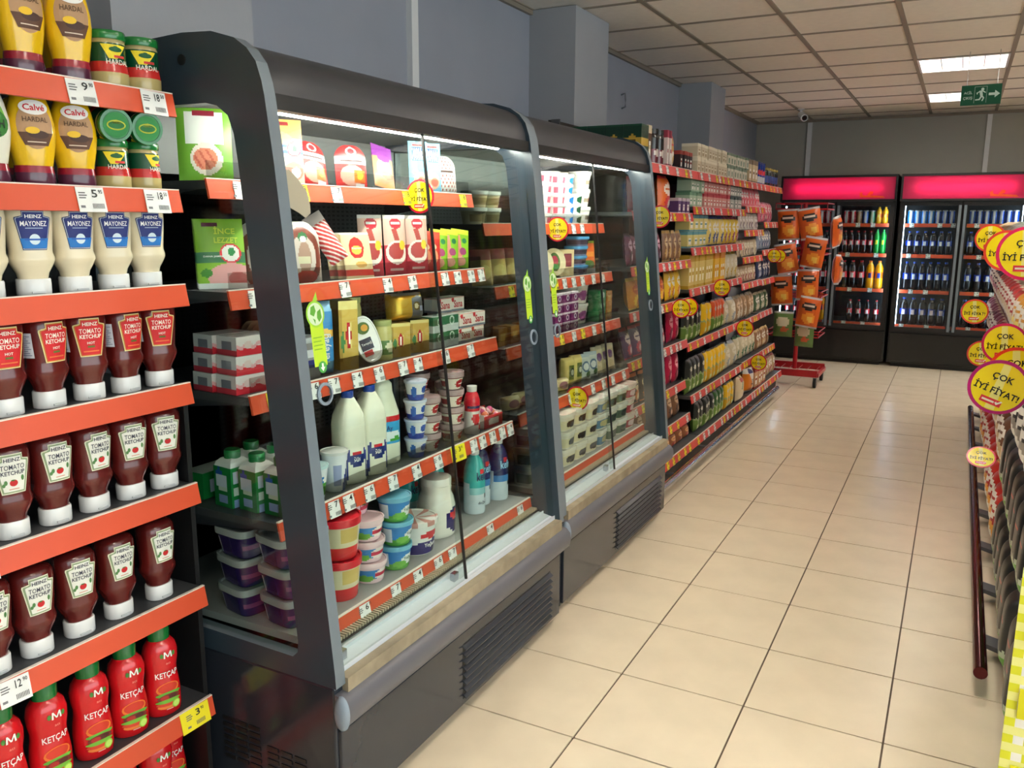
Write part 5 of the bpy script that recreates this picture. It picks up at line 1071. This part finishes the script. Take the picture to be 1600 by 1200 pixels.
p = pouch('rice_sack', 'sack', .19, .22, .10, art((226, 208, 176), ('f', lambda u, v: abs(u+.1-(v-.7)*.3) < .07 and v > .5, (50, 110, 60)), ('r', -.3, .8, .3, .95, (206, 70, 70)), ('e', .1, .3, .26, .2, (214, 196, 160))), p=4); gput(p, (4.66,), -.535, b2[6], 'cream rice sack with green stripe on the bottom board', None, scale=.84)
p = pouch('flour_sack', 'sack', .19, .24, .10, art((228, 130, 30), ('r', -.5, .8, .5, 1, (222, 222, 222)), ('e', 0, .86, .24, .12, (40, 44, 100)), ('f', lambda u, v: u > -.05+.2*math.sin(v*5) and v < .8, (232, 226, 216)), ('r', -.5, 0, .5, .12, (226, 220, 208))), text=[('TOZ', .035, .12, .055, (30, 34, 60), .028), ('ŞEKER', .03, .085, .07, (30, 34, 60), .028)], p=4); gput(p, (5.02,), -.545, BZ[2][7], 'orange and white sugar sack with dark lettering on the bottom board', None, rz=PI/2-.3, scale=.8)
# --- bay three and four
b3, b4 = BZ[2], BZ[3]
for k, (c, c2, c3, nm) in enumerate((((226, 120, 130), (206, 60, 80), WH, 'pink dessert'), ((206, 200, 190), (110, 90, 100), WH, 'light grey pudding'), ((206, 190, 160), (120, 100, 80), (230, 220, 200), 'beige soup'), ((196, 176, 140), (150, 60, 50), (230, 220, 200), 'tan bouillon'))):
    p = bag(nm.replace(' ', '_')+'_sachet', .10, .145, .03, c, c2, c3)
    gput(p, rng(4.93, 5.58, 7), -.645, b3[k+1], nm+' sachet in the third bay', nm+' sachets', lean=.12)
p = bag('brown_lentil_bag', .13, .2, .07, (150, 120, 90), (200, 190, 170), (206, 180, 150)); gput(p, rng(4.93, 5.58, 5), -.65, b3[5], 'brown lentil bag in the third bay', 'brown lentil bags', lean=.1)
p = bag('white_bean_bag', .13, .2, .07, (206, 196, 170), (60, 110, 70), (226, 216, 196)); gput(p, rng(4.93, 5.58, 5), -.63, b3[6], 'white bean bag in the third bay', 'white bean bags', lean=.1)
p = bx('pasta_carton', .10, .1, .17, (196, 150, 110), (150, 50, 44)); gput(p, rng(5.16, 5.58, 4), -.55, b3[7], 'tan and red pasta carton on the bottom board of the third bay', 'pasta cartons')
for k, (c, c2, nm) in enumerate((((206, 110, 130), (150, 50, 80), 'rose sauce'), ((140, 150, 170), (60, 70, 110), 'blue grey spice'), ((44, 54, 92), (120, 130, 160), 'navy snack'), ((70, 100, 70), (190, 180, 150), 'olive herb'), ((150, 110, 80), (200, 170, 120), 'tan grain'), ((190, 170, 130), (150, 60, 50), 'cream grain'))):
    p = bag(nm.replace(' ', '_')+'_pack', .10, .17, .05, c, c2); gput(p, rng(5.64, 6.15, 5), (-.65 if k < 4 else -.62) if k < 5 else -.55, b4[k+1], nm+' pack in the last bay', nm+' packs', lean=.1)
gd = 'price discs on the grocery shelving'
for x, y, z, D, nm in ((-.522, 2.62, 1.505, .115, 'beside the second cabinet at eye height'), (-.524, 3.08, .99, .11, 'beneath the shiny gold snack bags'), (-.524, 3.24, .985, .11, 'beneath the yellow snack bags'), (-.522, 4.0, 1.05, .115, 'under the tall pasta packs'),
                      (-.520, 5.72, 1.205, .115, 'on the last bay under the spice packs'), (-.520, 5.95, 1.195, .115, 'on the last bay near its far end'), (-.512, 4.72, .70, .13, 'below the white sacks'), (-.475, 5.12, .385, .13, 'above the orange sugar sack')):
    promo((x, y, z), D, 'round yellow price disc '+nm, gd, clip=-.05)

# ================================================================== RED CHIP STAND ON CASTORS
cs = empty('chip_stand', (-.42, 6.52, 0), 'red wire snack stand on black castors holding hanging chip bags', 'stand')
m = MB()
for x in (-.66, -.18): m.box(x-.012, 6.28, .10, x+.012, 6.74, .135)
for y in (6.28, 6.74): m.box(-.66, y-.012, .10, -.18, y+.012, .16)
wpart('base_frame', m, REDMET, cs)
m = MB()
for k in range(6): m.tube([(-.66+.08*(k+1)-.04, 6.28, .135), (-.66+.08*(k+1)-.04, 6.74, .135)], .004, 6)
wpart('base_wires', m, REDMET, cs)
wpart('pole', MB().tube([(-.42, 6.52, .13), (-.42, 6.52, 1.66)], .02, 10), REDMET, cs, 50)
for i, z in enumerate((1.60, 1.20, .82, .46)):
    m = MB().tube([(-.64, 6.30, z), (-.20, 6.30, z), (-.20, 6.72, z), (-.64, 6.72, z), (-.64, 6.30, z)], .007, 6)
    m.tube([(-.64, 6.30, z+.05), (-.20, 6.30, z+.05), (-.20, 6.72, z+.05), (-.64, 6.72, z+.05), (-.64, 6.30, z+.05)], .005, 6)
    for x in (-.64, -.42, -.20): m.tube([(x, 6.30, z), (x, 6.30, z+.05)], .004, 6)
    m.tube([(-.64, 6.52, z), (-.20, 6.52, z)], .007, 6)
    wpart('wire_basket', m, REDMET, cs)
for x, y in ((-.64, 6.30), (-.20, 6.30), (-.64, 6.72), (-.20, 6.72)):
    w = wpart('castor', MB().tube([(x-.012, y, .045), (x+.012, y, .045)], .045, 16), RUBBER, cs, 50)
    obj('fork', MB().box(x-.018, y-.01, .04, x-.014, y+.01, .105).box(x+.014, y-.01, .04, x+.018, y+.01, .105).mesh('fork', CHROME), w)
p = pouch('chip_bag', 'snack', .185, .275, .085, art((206, 92, 30), ('e', 0, .70, .36, .12, (44, 34, 32)), ('r', -.26, .66, .26, .74, (226, 206, 190)), ('e', .05, .32, .3, .18, (232, 150, 50)), ('e', .14, .3, .14, .1, (240, 200, 90)), ('r', -.5, .93, .5, 1, (190, 190, 196)), ('r', -.5, 0, .5, .07, (190, 190, 196))), nu=12, nv=16)
for x, y, z, r in ((-.30, 6.235, 1.33, .1), (-.50, 6.235, 1.32, -.1), (-.285, 6.14, 1.08, -.15), (-.48, 6.235, 1.02, .1), (-.31, 6.235, .80, .2), (-.52, 6.235, .74, -.1), (-.29, 6.14, .56, .1), (-.12, 6.42, 1.26, 1.4), (-.12, 6.62, .92, 1.5)): p.put((x, y, z), 'orange chip bag hanging on the red wire stand', 'orange chip bags', r+jit(.15), roll=jit(.2))
p = pouch('green_chip_bag', 'snack', .17, .23, .08, art((96, 130, 70), ('e', 0, .6, .34, .2, (214, 206, 180)), ('e', .1, .3, .2, .1, (190, 90, 50)), ('r', -.5, .92, .5, 1, (200, 204, 206))), nu=12, nv=14)
for x, y, z in ((-.31, 6.235, .38), (-.50, 6.235, .46)): p.put((x, y, z), 'green and silver chip bag hanging low on the red wire stand', 'green chip bags', jit(.2), roll=jit(.15))

# ================================================================== DRINK COOLERS ON THE BACK WALL
def cooler(x0, x1, label, content):
    yf = 7.95; r = empty('drink_cooler', ((x0+x1)/2, 8.28, 0), label, 'fridge', 'double-door drink coolers')
    wbox('cabinet_base', r, BLACK, x0, yf, .04, x1, 8.62, .39, bevel=.008)
    wbox('foot', r, BLACK, x0+.04, yf+.04, 0, x1-.04, 8.6, .04)
    wbox('kick_panel', r, plain('kick_black', (16, 16, 17), .3) if 'kick_black' not in MATS else MATS['kick_black'], x0+.015, yf-.012, .06, x1-.015, yf, .36, bevel=.004)
    for a, b in ((x0, x0+.035), (x1-.035, x1)): wbox('side_wall', r, BLACK, a, yf, .39, b, 8.62, 1.70)
    wbox('rear_wall', r, FR_HOOD, x0+.035, 8.57, .39, x1-.035, 8.62, 1.70)
    # lightbox header
    wbox('header_case', r, BLACK, x0, yf+.03, 1.70, x1, 8.62, 1.965, bevel=.006)
    m = MB(); za, zb = 1.722, 1.945
    for q in ((x0, zb, x1, 1.968), (x0, 1.70, x1, za), (x0, za, x0+.02, zb), (x1-.02, za, x1, zb)): m.box(q[0], yf-.07, q[1], q[2], yf+.03, q[3])
    hd = wpart('header_rim', m, BLACK, r)
    obj('sign_face', MB().box(x0+.02, yf-.064, za, x1-.02, yf-.060, zb).mesh('sign_face', SIGNRED), hd)
    obj('sign_lamp', MB().tube([(x0+.14, yf-.005, (za+zb)/2), (x1-.14, yf-.005, (za+zb)/2)], .012, 8).mesh('sign_lamp', SIGNTUBE), hd)
    d = Decal(); O = (240, 104, 60); cx = x1-.30
    d.poly([(cx-.05, za+.02), (cx-.055, za+.06), (cx-.03, za+.075), (cx-.032, za+.055), (cx-.02, za+.04), (cx+.02, za+.035), (cx+.02, za+.018)], O, 1)
    d.poly([(cx+.02, za+.045), (cx+.045, za+.08), (cx+.075, za+.075), (cx+.07, za+.05), (cx+.04, za+.04), (cx+.17, za+.03), (cx+.19, za+.012), (cx+.02, za+.018)], O, 1)
    obj('sign_swoosh', d.to(MB(), flat_surf(yf-.0645)).mesh('sign_swoosh', SIGNORANGE), hd)
    # doors
    xm = (x0+x1)/2
    for a, b in ((x0+.012, xm-.006), (xm+.006, x1-.012)):
        m = MB(); w = .042
        m.box(a, yf-.045, .385, a+w, yf-.005, 1.695).box(b-w, yf-.045, .385, b, yf-.005, 1.695).box(a+w, yf-.045, 1.655, b-w, yf-.005, 1.695).box(a+w, yf-.045, .385, b-w, yf-.005, .425)
        dd = wpart('door', m, BLACK, r)
        obj('door_glass', MB().box(a+w, yf-.027, .425, b-w, yf-.023, 1.655).mesh('door_glass', GLASS), dd)
        hx = b-.018 if a < xm-.2 else a+.018
        obj('handle', MB().box(hx-.012, yf-.062, .40, hx+.012, yf-.045, 1.66).mesh('handle', FR_EDGE), dd)
    for x in (x0+.048, xm, x1-.048): wpart('led_strip', MB().box(x-.010, yf+.012, .45, x+.010, yf+.03, 1.66), LEDM if x != xm else BLACK, r)
    zs = (1.475, 1.165, .80, .44)
    for z in zs:
        s = wpart('shelf', MB().box(x0+.035, yf+.06, z-.012, x1-.035, 8.57, z), SHELFM, r)
        obj('price_lip', MB().box(x0+.04, yf+.052, z-.032, x1-.04, yf+.06, z+.004).mesh('price_lip', ORANGE), s)
        for q in range(5): obj('price_tag', FT_W[q % 3], s, (x0+.15+q*.2+jit(.05), yf+.0505, z-.014)).rotation_euler = (0, 0, -PI/2)
    for z, row in zip(zs, content):
        for a, b, items in ((x0+.075, xm-.06, row[0]), (xm+.06, x1-.075, row[1])):
            n = len(items)
            for i, it in enumerate(items):
                if it: it[0].put((a+(b-a)*(i+.5)/n, yf+.115, z+.001), it[1], it[2], 0.0)
                if it and it[3]: it[0].put((a+(b-a)*(i+.5)/n, yf+.215, z+.001), it[1]+', second row', it[2]+' behind', 0.0)
    return r
def pet(nm, liquid, lab, labc2, cap, R=.036, H=.24, text=None, glassy=(60, 50, 48)):
    pr = [(0, 0), (R*.8, 0), (R, .012), (R, H*.34), (R*.94, H*.38), (R*.94, H*.56), (R, H*.60), (R*.98, H*.74), (R*.7, H*.85), (R*.38, H*.92), (R*.38, H*.95)]
    a = art(liquid, ('r', -.5, .84, .5, 1, glassy), ('r', -.5, .38, .5, .60, lab), ('e', .0, .49, .07, .035, labc2))
    cp = [(R*.40, H*.94), (R*.44, H*.945), (R*.44, H), (0, H)]
    return Proto(nm, [('bottle', MB().lathe(pr, 16, art=a, ztop=H).mesh('bottle', GLOSS, 50), []), ('cap', MB().lathe(cp, 12, col=cap).mesh('cap', GLOSS, 40), [])], 'bottle')
def can(nm, c, c2): return Proto(nm, [('can', MB().lathe([(0, 0), (.026, 0), (.029, .006), (.029, .125), (.025, .135), (.024, .136), (.022, .133), (0, .133)], 16, art=art(c, ('e', .0, .5, .07, .16, c2), ('r', -.5, .93, .5, 1, (190, 190, 194)), ('r', -.5, 0, .5, .05, (170, 170, 176))), ztop=.136).mesh('can', GLOSS, 40), [])], 'can')
C1 = pet('cola_bottle', (34, 14, 12), (190, 20, 34), (240, 220, 220), (190, 20, 34), .0295, .235); C2 = pet('large_cola_bottle', (30, 13, 12), (190, 20, 34), (240, 220, 220), (190, 20, 34), .040, .29)
LG = pet('green_soda_bottle', (20, 150, 50), (24, 170, 60), (240, 230, 60), (30, 160, 60), .0295, .25, glassy=(40, 170, 80)); OG = pet('orange_soda_bottle', (240, 160, 10), (240, 110, 20), (40, 60, 140), (240, 120, 20), .041, .29, glassy=(246, 190, 60))
P1 = pet('blue_cola_bottle', (30, 18, 20), (20, 50, 150), (226, 226, 236), (30, 70, 180), .034, .235); P2 = pet('large_blue_cola_bottle', (28, 18, 20), (20, 50, 150), (226, 226, 236), (30, 70, 180), .035, .29); P3 = pet('squat_blue_cola_bottle', (28, 18, 22), (24, 44, 130), (220, 200, 210), (30, 60, 160), .042, .28)
CR, CB, CG, CBr, CBl = can('red_can', (190, 24, 36), (236, 226, 226)), can('blue_can', (24, 70, 170), (226, 226, 236)), can('green_can', (30, 120, 60), (220, 230, 200)), can('bronze_can', (130, 80, 50), (220, 190, 150)), can('bright_blue_can', (40, 130, 220), (236, 240, 246))
TO = pet('orange_juice_bottle', (244, 170, 20), (240, 120, 30), (246, 220, 80), (240, 170, 40), .029, .17, glassy=(246, 190, 60))
I = lambda p, l, g, b=False: (p, l, g, b)
cr = I(CR, 'red soda can in the top row of the cola cooler', 'red cans'); cbz = I(CBr, 'bronze soda can in the top row of the cola cooler', 'bronze cans'); cgb = I(CG, 'green soda can in the top row of the cola cooler', 'green cans'); cbb = I(CB, 'dark blue soda can between bronze and green cans', 'dark blue cans')
tj = I(TO, 'orange juice bottle at the end of the can row', 'orange juice bottles'); c1 = I(C1, 'small cola bottle with red label', 'small cola bottles'); c2 = I(C2, 'large cola bottle with red label on the third cooler shelf', 'large cola bottles'); lg = I(LG, 'green lemon soda bottle beside the small colas', 'green soda bottles')
og = I(OG, 'orange soda bottle beside the large colas', 'orange soda bottles'); c4 = I(C1, 'small cola bottle on the lowest cooler shelf', 'lowest cola bottles'); og2 = I(OG, 'orange soda bottle alone on the lowest cooler shelf', 'lowest orange soda')
cooler(-.90, .245, 'black drink cooler with glowing red header holding colas and orange sodas',
       [([cr]*7, [cr, cr, cbz, cbb, cgb, tj, tj]), ([c1]*6, [c1, c1, c1, c1, c1, lg, lg]), ([c2]*5, [c2, c2, c2, og, og]), ([c4, c4, c4, c4, og2], [None, c4, c4, c4, c4])])
bb = I(CBl, 'bright blue soda can in the top row', 'bright blue cans'); bc = I(CB, 'dark blue soda can with pale emblem in the top row', 'dark blue emblem cans'); q1 = I(P1, 'small cola bottle with blue label', 'small blue colas'); q2 = I(P2, 'large cola bottle with blue label', 'large blue colas'); q3 = I(P3, 'squat large cola bottle with blue label on the lowest shelf', 'squat blue colas')
cooler(.275, 1.42, 'black drink cooler with glowing red header holding blue-labelled colas', [([bb, bb, bb, bb, bc, bc, bc], [bc]*7), ([q1]*6, [q1]*6), ([q2]*6, [q2]*5), ([q3]*5, [q3]*5)])

# ================================================================== RIGHT-HAND SHELVING
rs = empty('snack_shelf_unit', (1.5, 3.2, 0), 'snack shelving across the aisle with red chrome-capped bumper rail', 'shelving')
RZ = [.12, .42, .72, 1.0, 1.27]
wbox('back_panel', rs, BLACK, 1.60, .55, 0, 1.63, 5.9, 1.5)
for k, z in enumerate(RZ): shelf(rs, 1.60, 1.125 if k == 0 else 1.13, .55, 5.9, z, LIPMAROON, [(.7+q*.23, FT_W[q % 3]) for q in range(22)], lip_h=.032, d=-1)
wbox('plinth', rs, BLACK, 1.16, .55, 0, 1.6, 5.9, .098)
wpart('bumper_rail', MB().tube([(1.045, 1.2, .085), (1.045, 5.6, .085)], .021, 14), plain('rail_maroon', (92, 40, 44), .15, metal=.9), rs, 50)
for k in range(9): wpart('rail_bracket', MB().extrude([(1.055, .07), (1.15, .05), (1.15, .03), (1.055, .055)], 'y', 1.5+k*.5-.04, 1.5+k*.5+.04), BUMP, rs)
RF = -PI/2
p = pouch('black_coffee_bag', 'food pack', .155, .265, .13, art((26, 27, 29), ('r', -.5, 0, .5, .22, (96, 156, 64)), ('f', lambda u, v: .22 <= v < .22+.08*abs(math.sin(u*14)), (176, 190, 170)), ('e', 0, .62, .3, .1, (60, 64, 66)), ('r', -.2, .6, .2, .64, (190, 60, 50)), ('r', -.5, .95, .5, 1, (60, 62, 64))), nu=24, nv=32, p=5)
gput(p, rng(.6, 2.24, 10), 1.148, RZ[0]+.006, 'black coffee bag with green base on the bottom snack board', 'black coffee bags, bottom board', RF, .03)
gput(p, rng(.6, 2.24, 10), 1.150, RZ[1]+.006, 'black coffee bag with green base on the second snack board', 'black coffee bags, second board', RF, .03)
p = bag('red_snack_bag', .18, .25, .15, (176, 40, 36), (226, 160, 60)); gput(p, rng(2.25, 5.8, 18), 1.15, RZ[0], 'red and gold snack bag on the bottom snack board', 'red snack bags', RF, .08)
p = bag('brown_cracker_bag', .18, .25, .15, (110, 70, 50), (206, 180, 140)); gput(p, rng(2.25, 5.8, 18), 1.16, RZ[1], 'brown cracker bag on the second snack board', 'brown cracker bags', RF, .08)
for z, cs_, in ((RZ[2], (((40, 36, 40), (150, 140, 130), 'black popcorn'), ((150, 40, 50), (220, 190, 170), 'crimson biscuit'), ((120, 60, 84), (206, 190, 160), 'mauve pretzel'))), (RZ[3], (((214, 150, 60), (240, 220, 120), 'amber corn snack'), ((176, 60, 60), (220, 206, 180), 'brick red wafer'), ((60, 30, 60), (190, 120, 150), 'plum chocolate'))), (RZ[4], (((226, 214, 160), (190, 60, 50), 'pale yellow chip'), ((150, 150, 146), (90, 110, 70), 'silver chip'), ((150, 120, 80), (226, 206, 160), 'tan chip')))):
    for k, (c, c2, nm) in enumerate(cs_):
        p = bag(nm.replace(' ', '_')+'_bag', .175, .235 if z < .9 else .215, .16, c, c2)
        gput(p, rng(.8+1.65*k, .8+1.65*(k+1), 9), 1.155, z+.005, nm+' bag on the snack shelving', nm+' bags', RF, .04, j=.08)
# gingham banner with yellow price cards at the near end
gb = empty('gingham_banner', (1.19, .52, 0), 'yellow and white gingham banner board with yellow price cards', 'banner')
m = MB(); n = 30
for i in range(12):
    for j in range(n):
        c = (246, 246, 240) if (i+j) % 2 and i % 2 else ((222, 224, 40) if i % 2 == 0 and j % 2 == 0 else (240, 240, 150))
        m.box(1.062+i*.022, .515, .04+j*.022, 1.062+(i+1)*.022, .52, .04+(j+1)*.022, c)
wpart('board', m, CARD, gb)
for z in (.13, .33, .52):
    c = wpart('price_card', MB().box(1.085, .509, z, 1.30, .5135, z+.075, (226, 220, 20)), CARD, gb)
    obj('lettering', Decal().text('İYİ FİYAT', 1.19, z+.036, .17, (40, 40, 30), 1, bold=.02).to(MB(), flat_surf(.5086)).mesh('lettering', CARD), c)
wbox('foot', gb, BLACK, 1.07, .512, 0, 1.32, .545, .04)
gd = 'price discs on the snack shelving'
for x, y, z, D, nm, rim, tl in ((.996, 1.05, 1.025, .155, 'largest of all, tilted, with thick purple rim', (176, 24, 110), .35), (1.011, 1.30, 1.118, .125, 'right above the largest purple-rimmed one', (196, 30, 90), 0), (1.03, 1.14, 1.395, .15, 'with thick pink rim high up among the chip bags', (214, 30, 90), 0), (.996, 1.5, 1.392, .13, 'half hidden behind the high pink-rimmed one', (226, 70, 50), 0),
                               (.975, 2.6, 1.415, .12, 'small, high up by the chip bags', (226, 70, 50), 0), (.95, 2.8, 1.077, .115, 'small, in front of the blue cola cooler', (226, 70, 50), 0), (.99, 2.6, .91, .115, 'small, right of the cooler kick panel', (226, 70, 50), 0), (1.045, 1.22, 1.045, .15, 'partly covered by the largest purple-rimmed one', (236, 60, 40), 0)):
    promo((x, y, z), D, 'round yellow price disc '+nm, gd, rim, clip=.09, tilt=tl)
promo((1.035, 2.6, .44), .12, 'round yellow price disc tipped back low over the bumper rail', gd, (206, 40, 60), clip=.08, lean=-.9)
